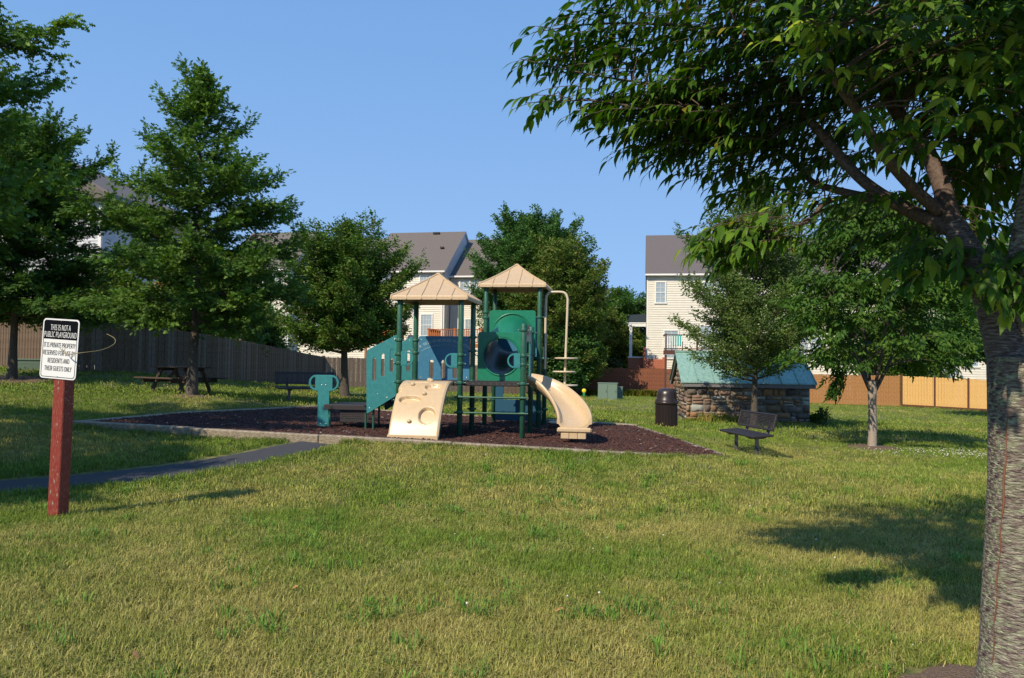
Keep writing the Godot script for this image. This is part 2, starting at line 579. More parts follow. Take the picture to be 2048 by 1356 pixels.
	leaf_mat("oak_leaf", Color(0.80, 0.85, 0.42), 0.5)
	leaf_mat("pear_leaf", Color(0.80, 0.84, 0.42), 0.42)
	leaf_mat("near_leaf", Color(0.80, 0.88, 0.32), 0.42)
	leaf_mat("blade", Color(0.42, 0.42, 0.2), 0.6)

# ---------------------------------------------------------------- ground
var gh := PackedFloat32Array()
const GX0 := -34.0
const GX1 := 38.0
const GZ0 := -64.0
const GZ1 := 10.0
const GS := 0.5
var gnx := 0
var gnz := 0
# play bed outline, counter-clockwise from the left end of the front edge, as (x, z)
var BED := PackedVector2Array([Vector2(-7.6, -14.1), Vector2(3.5, -12.5), Vector2(2.95, -18.85), Vector2(-1.6, -20.1), Vector2(-5.0, -21.1), Vector2(-7.0, -17.1)])
var PATH := [Vector2(-16, -7.0), Vector2(-11.5, -8.1), Vector2(-8.6, -9.0), Vector2(-6.5, -10.05), Vector2(-5.2, -10.95), Vector2(-4.0, -12.05), Vector2(-3.2, -13.25)]
const PATH_HALF := 0.45
var RINGS := [Vector3(8.1, -18.2, 0.62), Vector3(7.05, -23.4, 0.4), Vector3(-8.2, -20.8, 0.55), Vector3(-15.4, -25.0, 1.3), Vector3(-5.9, -29.0, 0.6), Vector3(2.42, -3.92, 0.62), Vector3(-9.9, -11.4, 0.8)]

func bed_top(x: float, _z: float) -> float:
	return 0.285 - 0.027 * x

func prepare_ground() -> void:
	var c := [[0, 0, 0], [-4.6, -8.3, -0.04], [-3.5, -9.7, -0.03], [-7.6, -14.0, 0.39], [-4.2, -13.4, 0.25], [-2.2, -13.15, 0.245], [0, -12.8, 0.215], [3.55, -12.3, 0.125],
		[3.1, -18.9, 0.12], [-1.6, -20.4, 0.27], [-5, -21.5, 0.40], [-8.2, -20.8, 0.62], [-9.4, -22.8, 0.62], [-7.2, -17.4, 0.43], [-15.4, -25, 0.87],
		[-14.8, -28, 1.05], [-22.7, -36, 1.0], [-12.6, -31.5, 0.82], [-11.5, -39.5, 0.38], [-11.3, -49, -0.05], [-5.9, -29, 0.3], [4.7, -15.8, -0.13],
		[4, -21, -0.04], [8.1, -18.2, -0.18], [7.05, -23.4, -0.20], [8.5, -27, -0.28], [17.9, -49.5, -0.7], [23.5, -49, -0.73], [28, -47, -0.87],
		[5.2, -56, -0.55], [10, -56, -0.55], [-9, -50, -0.1], [-2, -53, -0.45], [3, -36, -0.2], [2.5, -4, 0.0], [8, -8, -0.06], [-9, -6.5, 0.1],
		[-11, -15, 0.55], [0, -7, -0.01], [2.6, -10, 0.0], [13, -12, -0.15], [-6.5, -10, 0.0], [0, 6, 0], [-10, 5, 0.05], [10, 5, -0.05], [26, -20, -0.4], [-25, -15, 1.0], [30, -60, -1.0], [-30, -60, 0.6], [5.5, -46, -0.4]]
	var n := c.size()
	var a := []
	for i in n:
		var row := []
		for j in n:
			row.append(sqrt((c[i][0] - c[j][0]) ** 2 + (c[i][1] - c[j][1]) ** 2 + 4.0) + (0.15 if i == j else 0.0))
		row.append(c[i][2] as float)
		a.append(row)
	for i in n:
		var p := i
		for r in range(i + 1, n):
			if absf(a[r][i]) > absf(a[p][i]): p = r
		var tmp = a[i]; a[i] = a[p]; a[p] = tmp
		for r in range(i + 1, n):
			var fct: float = a[r][i] / a[i][i]
			if fct != 0.0:
				for k in range(i, n + 1): a[r][k] -= fct * a[i][k]
	var w := PackedFloat32Array()
	w.resize(n)
	for i in range(n - 1, -1, -1):
		var s: float = a[i][n]
		for k in range(i + 1, n): s -= a[i][k] * w[k]
		w[i] = s / a[i][i]
	gnx = int((GX1 - GX0) / GS) + 1
	gnz = int((GZ1 - GZ0) / GS) + 1
	gh.resize(gnx * gnz)
	for j in gnz:
		for i in gnx:
			var x := GX0 + i * GS
			var z := GZ0 + j * GS
			var h := 0.0
			for k in n:
				h += w[k] * sqrt((x - c[k][0]) ** 2 + (z - c[k][1]) ** 2 + 4.0)
			gh[j * gnx + i] = h + 0.012 * fine_noise.get_noise_2d(x, z)

func H(x: float, z: float) -> float:
	var u := clampf((x - GX0) / GS, 0.0, gnx - 1.001)
	var v := clampf((z - GZ0) / GS, 0.0, gnz - 1.001)
	var i := int(u)
	var j := int(v)
	var fu := u - i
	var fv := v - j
	var k := j * gnx + i
	return lerpf(lerpf(gh[k], gh[k + 1], fu), lerpf(gh[k + gnx], gh[k + gnx + 1], fu), fv)

func G(x: float, z: float, up := 0.0) -> Vector3:
	return Vector3(x, H(x, z) + up, z)

func make_ground() -> void:
	var xs := [-700.0, -300.0, -120.0, -60.0]
	var v := GX0
	while v < GX1 + 0.01:
		xs.append(v); v += GS
	xs.append_array([60.0, 120.0, 300.0, 700.0])
	var zs := [-900.0, -400.0, -180.0, -90.0]
	v = GZ0
	while v < GZ1 + 0.01:
		zs.append(v); v += GS
	zs.append_array([30.0, 80.0, 200.0])
	var st := SurfaceTool.new()
	st.begin(Mesh.PRIMITIVE_TRIANGLES)
	st.set_smooth_group(0)
	for z in zs:
		for x in xs:
			var y := H(x, z)
			if in_bed(x, z): y = minf(y, bed_top(x, z) - 0.12)
			st.add_vertex(Vector3(x, y, z))
	var nx := xs.size()
	for j in zs.size() - 1:
		for i in nx - 1:
			var k := j * nx + i
			for q in [k, k + 1, k + nx + 1, k, k + nx + 1, k + nx]: st.add_index(q)
	st.generate_normals()
	structure("lawn_ground", st.commit(), M.turf)

func in_bed(x: float, z: float) -> bool:
	return Geometry2D.is_point_in_polygon(Vector2(x, z), BED)

func path_distance(x: float, z: float) -> float:
	var p := Vector2(x, z)
	var best := 1e9
	for i in PATH.size() - 1:
		best = minf(best, p.distance_to(Geometry2D.get_closest_point_to_segment(p, PATH[i], PATH[i + 1])))
	return best

func make_path() -> void:
	var st := SurfaceTool.new()
	st.begin(Mesh.PRIMITIVE_TRIANGLES)
	st.set_smooth_group(0)
	var pts := []
	for p in PATH: pts.append(Vector3(p.x, 0, p.y))
	pts = curve(pts, 12)
	var prev := []
	for i in pts.size():
		var d: Vector3 = (pts[mini(i + 1, pts.size() - 1)] - pts[maxi(i - 1, 0)]).normalized()
		var side := Vector3(-d.z, 0, d.x)
		var row := []
		for k in 7:
			var e := (k - 3) / 3.0
			var wob := 0.05 * fine_noise.get_noise_2d(pts[i].x * 3.0, pts[i].z * 3.0 + k * 9.0) if absf(e) > 0.9 else 0.0
			var q: Vector3 = pts[i] + side * (e * PATH_HALF + wob)
			row.append(Vector3(q.x, H(q.x, q.z) + (0.022 if absf(e) < 0.9 else -0.01), q.z))
		if prev.size():
			for k in 6: quad(st, prev[k], prev[k + 1], row[k + 1], row[k])
		prev = row
	var m := done(st)
	structure("asphalt_path", m, M.asphalt)

func make_mulch_bed() -> void:
	# rubber mulch surface
	var st := SurfaceTool.new()
	st.begin(Mesh.PRIMITIVE_TRIANGLES)
	st.set_smooth_group(0)
	var step := 0.12
	var x := -8.0
	while x < 4.0:
		var z := -21.4
		while z < -12.2:
			if Geometry2D.is_point_in_polygon(Vector2(x + step / 2, z + step / 2), BED):
				var p := []
				for q in [[0, 1], [1, 1], [1, 0], [0, 0]]:
					var px: float = x + q[0] * step
					var pz: float = z + q[1] * step
					p.append(Vector3(px, mulch_h(px, pz), pz))
				quad(st, p[0], p[1], p[2], p[3])
			z += step
		x += step
	var m := done(st)
	structure("rubber_mulch_surface", m, M.mulch)
	# loose shreds
	var shred := begin()
	box(shred, Transform3D(Basis.from_euler(Vector3(0.3, 0.2, 0.1)), Vector3.ZERO), Vector3(0.06, 0.008, 0.012))
	var sm := done(shred)
	var sxf := []
	var sc := []
	var mat := plain_mat("shred", Color.WHITE, 0.85)
	mat.vertex_color_use_as_albedo = true
	while sxf.size() < 26000:
		var px := rng.randf_range(-7.6, 3.5)
		var pz := rng.randf_range(-21.1, -12.5)
		if not in_bed(px, pz) or (pz < -17.0 and rng.randf() < 0.5): continue
		var b := Basis.from_euler(Vector3(rng.randf_range(-0.5, 0.5), rng.randf() * TAU, rng.randf_range(-0.5, 0.5))).scaled(Vector3.ONE * rng.randf_range(0.6, 1.3))
		sxf.append(Transform3D(b, Vector3(px, mulch_h(px, pz) + 0.004, pz)))
		var k := rng.randf_range(0.45, 1.5)
		sc.append(Color(0.074 * k, 0.030 * k, 0.022 * k) if rng.randf() > 0.012 else Color(0.35, 0.3, 0.25))
	var sh := multi(self, numbered("mulch_shreds"), sm, mat, sxf, sc)
	tag(sh, "dark red brown rubber mulch shreds covering the play area", "mulch")
	sh.set_meta("kind", "stuff")
	# landscape timbers round the bed, each length a part
	var border := thing("timber_border", "weathered timber edging around the dark rubber mulch play area", "timber edging")
	for i in BED.size():
		var a := BED[i]
		var b := BED[(i + 1) % BED.size()]
		var n := maxi(1, int(round(a.distance_to(b) / 2.3)))
		var drop := 0.0
		for k in n:
			var p := a.lerp(b, float(k) / n)
			var q := a.lerp(b, float(k + 1) / n)
			var gap := (q - p).normalized() * 0.006
			p += gap; q -= gap
			drop = rng.randf_range(-0.012, 0.012) - (0.02 if i == 1 else 0.0)
			var va := Vector3(p.x, bed_top(p.x, p.y) + 0.012 + drop - 0.1, p.y)
			var vb := Vector3(q.x, bed_top(q.x, q.y) + 0.012 + drop - 0.1, q.y)
			var s2 := begin()
			bar(s2, va, vb, 0.14, 0.2, 0.018)
			part(border, "timber", done(s2), M.timber)

func mulch_h(x: float, z: float) -> float:
	return bed_top(x, z) - 0.02 + 0.018 * fine_noise.get_noise_2d(x * 1.3, z * 1.3) + 0.012 * fine_noise.get_noise_2d(x * 5.0, z * 5.0 + 40.0)

# ---------------------------------------------------------------- fences
var board_cache := {}

func board_mesh(h: float, w: float, k: int) -> ArrayMesh:
	var key := "%.2f_%.3f_%d" % [h, w, k]
	if not board_cache.has(key):
		var st := begin()
		var r := RandomNumberGenerator.new()
		r.seed = 100 + k
		var top := h + r.randf_range(-0.012, 0.012)
		var lean := r.randf_range(-0.006, 0.006)
		var p := PackedVector2Array([Vector2(-w / 2, 0), Vector2(w / 2, 0), Vector2(w / 2 + lean, top - 0.03), Vector2(w / 2 - 0.03 + lean, top), Vector2(-w / 2 + 0.03 + lean, top), Vector2(-w / 2 + lean, top - 0.03)])
		panel(st, p, [], 0.018, Transform3D(Basis.from_euler(Vector3(0, r.randf_range(-0.03, 0.03), 0)), Vector3.ZERO), 0.003)
		board_cache[key] = done(st)
	return board_cache[key]

# boards stand on the side to the left of a->b turned towards the viewer
func fence(called: String, label: String, a: Vector2, b: Vector2, h: float, mats: Array, bw: float, post_gap: float, post_mat: Material, bottom_rail := false, post_front := false, sink := 0.0) -> void:
	var len := a.distance_to(b)
	var d := (b - a) / len
	var nrm := Vector2(-d.y, d.x)
	if nrm.dot(-a) < 0: nrm = -nrm
	var yaw := atan2(nrm.x, nrm.y)
	var o := thing(called, label, "fence", Vector3(a.x, 0, a.y))
	var base := Basis.from_euler(Vector3(0, yaw, 0))
	var n := int(len / bw)
	for i in n:
		var p := a + d * (i + 0.5) * len / n
		var y := H(p.x, p.y) - sink
		var set: float = 0.012 if i % 2 and not post_front else 0.0
		var q := p + nrm * (0.04 + set)
		var m: Material = mats[rng.randi() % mats.size()]
		part(o, "board", board_mesh(h, bw * 0.975, rng.randi() % 6), m, Transform3D(base, Vector3(q.x - a.x, y + 0.03, q.y - a.y)))
	var pn := maxi(1, int(round(len / post_gap)))
	var pm := box_mesh(Vector3(0.095, h + 0.2, 0.095), 0.008)
	for i in pn + 1:
		var p := a + d * len * i / pn + nrm * (0.05 if post_front else -0.03)
		part(o, "post", pm, post_mat, Transform3D(base, Vector3(p.x - a.x, H(p.x, p.y) - sink + h / 2 + 0.0, p.y - a.y)))
	for i in pn:
		for hh in ([0.10] if post_front else [0.35, h - 0.3]):
			var p := a + d * len * i / pn + nrm * (0.07 if post_front else -0.005)
			var q := a + d * len * (i + 1) / pn + nrm * (0.07 if post_front else -0.005)
			var st := begin()
			bar(st, Vector3(p.x - a.x, H(p.x, p.y) - sink + hh, p.y - a.y), Vector3(q.x - a.x, H(q.x, q.y) - sink + hh, q.y - a.y), 0.035, 0.09 if not post_front else 0.12)
			part(o, "rail", done(st), M.fence_rail if bottom_rail else post_mat)

func make_fences() -> void:
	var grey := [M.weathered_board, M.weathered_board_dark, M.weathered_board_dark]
	fence("board_fence", "weathered grey board fence section with boards darkened for tree shade at the far left behind the playground sign", Vector2(-29, -39.5), Vector2(-15.2, -27.6), 1.83, [M.weathered_board_dark], 0.145, 2.44, M.weathered_board)  # dark boards only: shade of trees further left given as board colour
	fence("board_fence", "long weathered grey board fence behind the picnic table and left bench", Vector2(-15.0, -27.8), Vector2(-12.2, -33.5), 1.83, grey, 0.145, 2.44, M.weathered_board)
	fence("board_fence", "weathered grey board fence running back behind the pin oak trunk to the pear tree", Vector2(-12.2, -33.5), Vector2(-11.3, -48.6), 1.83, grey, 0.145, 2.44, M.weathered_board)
	fence("board_fence", "sunlit pale grey brown board fence behind the play structure", Vector2(-11.25, -48.7), Vector2(5.1, -55.8), 1.83, [M.weathered_board], 0.145, 2.44, M.weathered_board)
	fence("board_fence", "reddish brown stained board fence behind the green utility cabinets and trash bin", Vector2(5.25, -56), Vector2(12.2, -55.2), 1.86, [M.stained_board], 0.145, 2.44, M.tan_board)
	fence("board_fence", "older tan wooden fence to the right of the stone shed", Vector2(12.3, -54.6), Vector2(23.4, -48.9), 1.83, [M.tan_board], 0.145, 2.44, M.tan_board)
	fence("board_fence", "bright new yellow cedar fence of three framed panels beside the big trunk", Vector2(23.5, -48.85), Vector2(28.6, -47.2), 1.83, [M.new_board], 0.15, 1.78, M.fence_rail, true, true)
	fence("board_fence", "short grey fence end behind the big foreground trunk", Vector2(28.75, -47.1), Vector2(34, -45.5), 1.65, [M.weathered_board], 0.145, 2.44, M.weathered_board)

# ---------------------------------------------------------------- houses
# lap siding on a rectangle w x h in the local x-y plane facing +z
func lap(st: SurfaceTool, t: Transform3D, w: float, h0: float, h1: float, course := 0.165) -> void:
	var y := h0
	while y < h1 - 0.001:
		var e := minf(y + course, h1)
		var z0 := 0.03
		quad(st, t * Vector3(0, y, z0), t * Vector3(w, y, z0), t * Vector3(w, e, 0.002), t * Vector3(0, e, 0.002))
		quad(st, t * Vector3(0, y, 0.0), t * Vector3(w, y, 0.0), t * Vector3(w, y, z0), t * Vector3(0, y, z0))
		y = e

# lap siding in a gable: half-width hw about x = cx, from eave y to the ridge
func lap_gable(st: SurfaceTool, t: Transform3D, x0: float, x1: float, y0: float, y1: float, course := 0.165) -> void:
	var y := y0
	while y < y1 - 0.01:
		var e := minf(y + course, y1)
		var k := (y - y0) / (y1 - y0) * 0.5
		var k2 := (e - y0) / (y1 - y0) * 0.5
		var w := x1 - x0
		quad(st, t * Vector3(x0 + w * k, y, 0.016), t * Vector3(x1 - w * k, y, 0.016), t * Vector3(x1 - w * k2, e, 0.002), t * Vector3(x0 + w * k2, e, 0.002))
		y = e

func window_part(o: Node3D, t: Transform3D, w: float, h: float, double := false, cols := 3, rows := 4) -> void:
	var fr := begin()
	var fw := 0.09
	var d := 0.07
	box(fr, t * at(0, h / 2 - fw / 2, d / 2), Vector3(w, fw, d), 0.006)
	box(fr, t * at(0, -h / 2 + fw / 2, d / 2), Vector3(w + 0.1, fw, d + 0.03), 0.006)
	for s in [-1, 1]:
		box(fr, t * at(s * (w / 2 - fw / 2), 0, d / 2), Vector3(fw, h - 2 * fw, d), 0.006)
	if double: box(fr, t * at(0, 0, d / 2), Vector3(0.12, h - 2 * fw, d), 0.006)
	var f := part(o, "window", done(fr), M.trim)
	var units := [[-w / 2 + fw, -0.06], [0.06, w / 2 - fw]] if double else [[-w / 2 + fw, w / 2 - fw]]
	for u in units:
		var x0: float = u[0]
		var x1: float = u[1]
		var gs := begin()
		box(gs, t * at((x0 + x1) / 2, 0, 0.034), Vector3(x1 - x0, h - 2 * fw, 0.006))
		part(f, "pane", done(gs), M.glass)
		var bl := begin()
		box(bl, t * at((x0 + x1) / 2, 0, 0.02), Vector3(x1 - x0, h - 2 * fw, 0.008))
		part(f, "blind", done(bl), M.blind)
		var mu := begin()
		box(mu, t * at((x0 + x1) / 2, 0, 0.05), Vector3(x1 - x0, 0.05, 0.03))
		for c in range(1, cols):
			box(mu, t * at(lerpf(x0, x1, float(c) / cols), 0, 0.042), Vector3(0.018, h - 2 * fw, 0.01))
		for r in range(1, rows):
			if r * 2 != rows: box(mu, t * at((x0 + x1) / 2, -h / 2 + fw + (h - 2 * fw) * r / rows, 0.042), Vector3(x1 - x0, 0.018, 0.0104))
		part(f, "muntin", done(mu), M.trim)

# one town house; local x to the right, z towards the viewer, y from world zero
func town_house(label: String, origin: Vector2, yaw: float, w: float, base: float, eave: float, depth: float, rise: float, roof_mat: Material, wins: Array, left_end := true, right_end := true) -> Node3D:
	var o := thing("town_house", label, "house", Vector3(origin.x, 0, origin.y), yaw, "two rows of pale sided town houses")
	var st := begin()
	box(st, at(w / 2, (base + eave) / 2, -depth / 2), Vector3(w - 0.01, eave - base, depth - 0.01))
	lap(st, Transform3D.IDENTITY, w, base, eave)
	part(o, "wall", done(st), M.siding)
	for s in [0, 1]:
		if (s == 0 and not left_end) or (s == 1 and not right_end): continue
		var g := begin()
		var t := Transform3D(Basis(Vector3(0, 0, -1), Vector3.UP, Vector3(1, 0, 0)), Vector3(w, 0, 0)) if s == 1 else Transform3D(Basis(Vector3(0, 0, 1), Vector3.UP, Vector3(-1, 0, 0)), Vector3(0, 0, -depth))
		lap(g, t, depth, base, eave)
		lap_gable(g, t, 0, depth, eave, eave + rise)
		part(o, "side_wall", done(g), M.gable_siding_shaded)
	# roof: two slopes with thickness, courses of shingle as small steps
	var rf := begin()
	var over := 0.28
	var rise_per := rise / (depth / 2)
	var n := 38
	for side in [1, -1]:
		for i in n:
			var f0 := float(i) / n
			var f1 := float(i + 1) / n
			var z0 := lerpf(over, -depth / 2, f0)
			var z1 := lerpf(over, -depth / 2, f1)
			var y0 := eave + rise - (z0 + depth / 2) * rise_per + 0.10
			var y1 := eave + rise - (z1 + depth / 2) * rise_per + 0.10 - 0.012
			if side == -1:
				z0 = -depth - z0
				z1 = -depth - z1
			var x0 := -0.12
			var x1 := w + 0.12
			if side == 1:
				quad(rf, Vector3(x0, y0, z0), Vector3(x1, y0, z0), Vector3(x1, y1, z1), Vector3(x0, y1, z1))
				quad(rf, Vector3(x0, y0 - 0.02, z0), Vector3(x1, y0 - 0.02, z0), Vector3(x1, y0, z0), Vector3(x0, y0, z0))
			else:
				quad(rf, Vector3(x1, y0, z0), Vector3(x0, y0, z0), Vector3(x0, y1, z1), Vector3(x1, y1, z1))
	var roof := part(o, "roof", done(rf), roof_mat)
	var ed := begin()
	var rk := begin()
	var ang := atan2(rise, depth / 2)
	var sl := sqrt(pow(depth / 2 + over, 2) + pow((depth / 2 + over) * rise_per, 2))
	for x in [-0.09, w + 0.09]:
		for side in [1, -1]:
			var za := over if side == 1 else -depth - over
			bar(rk, Vector3(x, eave - over * rise_per, za), Vector3(x, eave + rise, -depth / 2), 0.04, 0.12)
	box(ed, at(w / 2, eave - over * rise_per + 0.03, over / 2), Vector3(w + 0.2, 0.03, over))
	part(roof, "fascia", done(ed), M.trim)
	part(roof, "rake_board", done(rk), M.gable_siding_shaded)
	var gu := begin()
	box(gu, at(w / 2, eave - over * rise_per + 0.07, over + 0.05), Vector3(w + 0.24, 0.14, 0.12), 0.03)
	part(o, "gutter", done(gu), M.trim)
	var dn := begin()
	bar(dn, Vector3(w - 0.12, base, 0.07), Vector3(w - 0.12, eave - 0.25, 0.07), 0.08, 0.06)
	box(dn, at(w - 0.12, eave - 0.2, 0.18), Vector3(0.08, 0.1, 0.3))
	box(dn, at(w - 0.03, (base + eave) / 2, 0.012), Vector3(0.12, eave - base, 0.03))
	box(dn, at(0.05, (base + eave) / 2, 0.012), Vector3(0.1, eave - base, 0.03))
	part(o, "downspout", done(dn), M.trim)
	for q in wins:
		window_part(o, at(q[0], q[1], 0.012), q[2], q[3], q[4], q[5], q[6])
	return o

func vent(o: Node3D, x: float, f: float, w: float, eave: float, depth: float, rise: float) -> void:
	var st := begin()
	var z := lerpf(0.0, -depth / 2, f)
	box(st, at(x, eave + rise * f + 0.2, z), Vector3(w, 0.16, 0.25), 0.03)
	part(o, "roof_vent", done(st), M.deck_black)

# open deck with posts, floor and balustrade, standing in front of a wall
func deck(label: String, origin: Vector2, yaw: float, w: float, d: float, floor_y: float, mat: Material, spindle: Material, solid := false) -> Node3D:
	var o := thing("wooden_deck", label, "deck", Vector3(origin.x, 0, origin.y), yaw)
	var n := int(d / 0.15)
	for i in n:
		part(o, "plank", box_mesh(Vector3(w, 0.03, d / n - 0.008)), mat, at(w / 2, floor_y, (i + 0.5) * d / n))
	var fr := begin()
	box(fr, at(w / 2, floor_y - 0.14, d - 0.03), Vector3(w, 0.24, 0.05))
	for x in [0.03, w - 0.03]: box(fr, at(x, floor_y - 0.14, d / 2 - 0.03), Vector3(0.05, 0.24, d - 0.06))
	part(o, "joist_frame", done(fr), mat)
	for x in [0.12, w / 2, w - 0.12]:
		part(o, "post", box_mesh(Vector3(0.14, floor_y + 4.0, 0.14), 0.01), mat, at(x, (floor_y - 4.0) / 2 - 0.3, d - 0.2))
		part(o, "rail_post", box_mesh(Vector3(0.1, 1.1, 0.1), 0.01), mat, at(x, floor_y + 0.55, d - 0.06))
	var ra := begin()
	for y in [0.12, 1.02]:
		box(ra, at(w / 2, floor_y + y, d - 0.062), Vector3(w, 0.06 if y < 1 else 0.05, 0.05 if y < 1 else 0.14))
		for x in [0.05, w - 0.05]: box(ra, at(x, floor_y + y + 0.004, d / 2 - 0.06), Vector3(0.05 if y < 1 else 0.14, 0.05, d - 0.12))
	part(o, "handrail", done(ra), mat)
	var k := int(w / (0.15 if not solid else 0.15))
	var bm := box_mesh(Vector3(0.055 if not solid else 0.142, 0.88, 0.03))
	for i in k:
		part(o, "baluster", bm, spindle, at((i + 0.5) * w / k, floor_y + 0.58, d - 0.055))
	k = int(d / 0.125)
	for i in k:
		for x in [0.045, w - 0.045]:
			part(o, "baluster", bm, spindle, Transform3D(Basis.from_euler(Vector3(0, PI / 2, 0)), Vector3(x, floor_y + 0.58, (i + 0.4) * (d - 0.1) / k)))
	return o

func make_houses() -> void:
	# middle row; right end of each turned towards the viewer by 12 degrees
	var yaw := deg_to_rad(-12.0)
	var r := Vector2(cos(yaw), -sin(yaw))
	var back := Vector2(-sin(yaw), -cos(yaw)) * -1.0
	var ref := Vector2(-5.16, -61.0)
	back = Vector2(-r.y, r.x) * -1.0
	var dirv := Vector2(0.2079, -0.9781)
	var w := 6.3
	var w3 := [[w - 1.1, 7.4, 1.75, 1.5, true, 3, 4], [1.6, 7.4, 0.95, 1.5, false, 3, 4], [w - 1.35, 4.35, 1.0, 1.75, false, 4, 4], [2.2, 4.2, 1.8, 2.0, true, 3, 4]]
	var h3 := town_house("taller cream town house behind the left canopy, stepped forward of its right neighbour", ref - r * w, yaw, w, -2.2, 8.5, 11.0, 3.75, M.shingle, w3)
	vent(h3, w - 2.3, 0.93, 0.55, 8.5, 11.0, 3.75)
	vent(h3, w - 1.1, 0.52, 0.3, 8.5, 11.0, 3.75)
	var w4 := [[1.55, 7.15, 1.7, 1.5, true, 3, 4], [1.2, 4.0, 1.2, 1.9, true, 2, 4], [4.6, 7.15, 0.95, 1.5, false, 3, 4], [4.6, 4.2, 0.95, 1.6, false, 3, 4]]
	town_house("lower cream town house partly behind the dark round tree", ref + dirv * 1.5 + r * 0.06, yaw, 7.0, -2.2, 8.25, 11.0, 3.55, M.shingle, w4)
	town_house("cream town house behind the pear tree with a lower ridge", ref - r * (2 * w + 0.08) + dirv * 0.9, yaw, w, -2.2, 8.35, 11.0, 3.55, M.shingle, [[w - 1.4, 7.2, 1.7, 1.5, true, 3, 4], [1.6, 7.2, 0.95, 1.5, false, 3, 4], [w - 1.4, 4.2, 1.0, 1.7, false, 3, 4], [2, 4.2, 1.8, 2.0, true, 3, 4]])
	town_house("leftmost cream town house of the middle row, behind the pin oak", ref - r * (3 * w + 0.16) + dirv * 0.0, yaw, w, -2.2, 8.75, 11.0, 3.75, M.shingle, [[w - 1.4, 7.5, 1.7, 1.5, true, 3, 4], [1.6, 7.5, 0.95, 1.5, false, 3, 4], [w - 1.4, 4.4, 1.0, 1.7, false, 3, 4]])
	deck("orange brown deck with solid rail and a grill on the tall middle house", ref - r * 5.6 - dirv * 3.1, yaw, 3.6, 3.0, 3.0, M.deck_wood, M.deck_wood, true)
	deck("orange brown deck with thin balusters on the lower middle house", ref + r * 0.15 - dirv * 1.5, yaw, 4.0, 3.0, 2.85, M.deck_wood, M.deck_wood)
	var gp := ref - r * 2.9 - dirv * 1.0
	var grill := thing("barbecue_grill", "black domed barbecue grill on the orange deck of the middle house", "grill", Vector3(gp.x, 3.02, gp.y), yaw)
	var gs := begin()
	lathe(gs, [Vector2(0.36, 0.95), Vector2(0.40, 1.02), Vector2(0.36, 1.2), Vector2(0.2, 1.32), Vector2(0, 1.36)], 14)
	part(grill, "lid", done(gs), M.deck_black)
	gs = begin()
	lathe(gs, [Vector2(0, 0.7), Vector2(0.25, 0.74), Vector2(0.38, 0.94)], 14)
	part(grill, "bowl", done(gs), M.deck_black)
	for k in 3:
		gs = begin()
		tube(gs, [Vector3(0.2, 0.75, 0).rotated(Vector3.UP, k * TAU / 3), Vector3(0.38, 0, 0).rotated(Vector3.UP, k * TAU / 3)], [0.018, 0.018], 6)
		part(grill, "leg", done(gs), M.bench_pipe)
	# right row
	var y2 := deg_to_rad(-9.5)
	var r2 := Vector2(cos(y2), -sin(y2))
	var d2 := Vector2(0.165, -0.986)
	var o2 := Vector2(9.62, -58.0)
	var labels := ["left end house of the right row, with one bare upper window beside open sky", "second cream house of the right row, hidden behind the small leaved tree", "third cream house of the right row, behind the pale trunked tree", "cream house at the right end, seen past the big leaning trunk"]
	for k in 4:
		var ww := 6.6
		var pos := o2 + r2 * (k * (ww + 0.08)) + d2 * (0.0 if k % 2 == 0 else 0.8)
		var e: float = [8.12, 7.9, 8.1, 7.8][k]
		town_house(labels[k], pos, y2, ww, -2.2, e, 11.0, 3.55, M.shingle_grey, [[0.98, e - 1.35, 0.8, 1.62, false, 2, 4], [4.7, e - 1.35, 1.7, 1.6, true, 3, 4], [1.75, e - 5.05, 1.1, 2.1, false, 2, 4], [4.6, e - 4.6, 1.8, 1.9, true, 3, 4]])
	# brick basement, stair flank and deck of the first right house
	var bb := thing("brick_basement_wall", "salmon brick basement wall under the left end of the right house", "wall", Vector3(o2.x, 0, o2.y), y2)
	var nrow := 18
	for i in nrow:
		part(bb, "course", box_mesh(Vector3(1.25, 0.165, 0.12), 0.012), M.brick, at(0.56, -1.0 + i * 0.172, 0.09))
	for x in [-0.12, 1.24]:
		part(bb, "corner_post", box_mesh(Vector3(0.2, 3.9 if x < 0 else 3.2, 0.22), 0.01), M.brick, at(x, 0.9 if x < 0 else 0.55, 0.14))
	var dp := o2 + r2 * 1.15 - d2 * 2.6
	var dk := deck("dark brown deck with pale balusters on the left end of the right house", dp, y2, 4.2, 2.55, 2.55, M.dark_deck, M.trim)
	var cp := o2 + r2 * 2.1 - d2 * 1.9
	var ch := thing("deck_chair", "teal cushioned chair on the dark deck of the right house", "chair", Vector3(cp.x, 2.57, cp.y), y2)
	part(ch, "seat", box_mesh(Vector3(0.7, 0.14, 0.6), 0.03), M.teal_cloth, at(0, 0.42, 0))
	part(ch, "backrest", box_mesh(Vector3(0.7, 0.62, 0.12), 0.03), M.teal_cloth, at(0, 0.78, -0.28))
	for x in [-0.36, 0.36]:
		part(ch, "armrest", box_mesh(Vector3(0.06, 0.06, 0.6), 0.01), M.dark_deck, at(x, 0.62, 0))
		for z in [-0.27, 0.27]: part(ch, "leg", box_mesh(Vector3(0.05, 0.6, 0.05)), M.dark_deck, at(x, 0.3, z))
	# porch on the left side of the right house
	var pp := o2 - r2 * 1.35 + d2 * 0.4
	var porch := thing("side_porch", "small porch with dark metal roof and white column left of the right house", "porch", Vector3(pp.x, 0, pp.y), y2)
	var pst := begin()
	var pv := PackedVector2Array([Vector2(0, 0), Vector2(1.34, 0), Vector2(1.34, 0.62), Vector2(0.06, 0.55)])
	panel(pst, pv, [], 2.4, at(0, 4.62, -1.0), 0.02)
	part(porch, "roof", done(pst), M.dark_metal_roof)
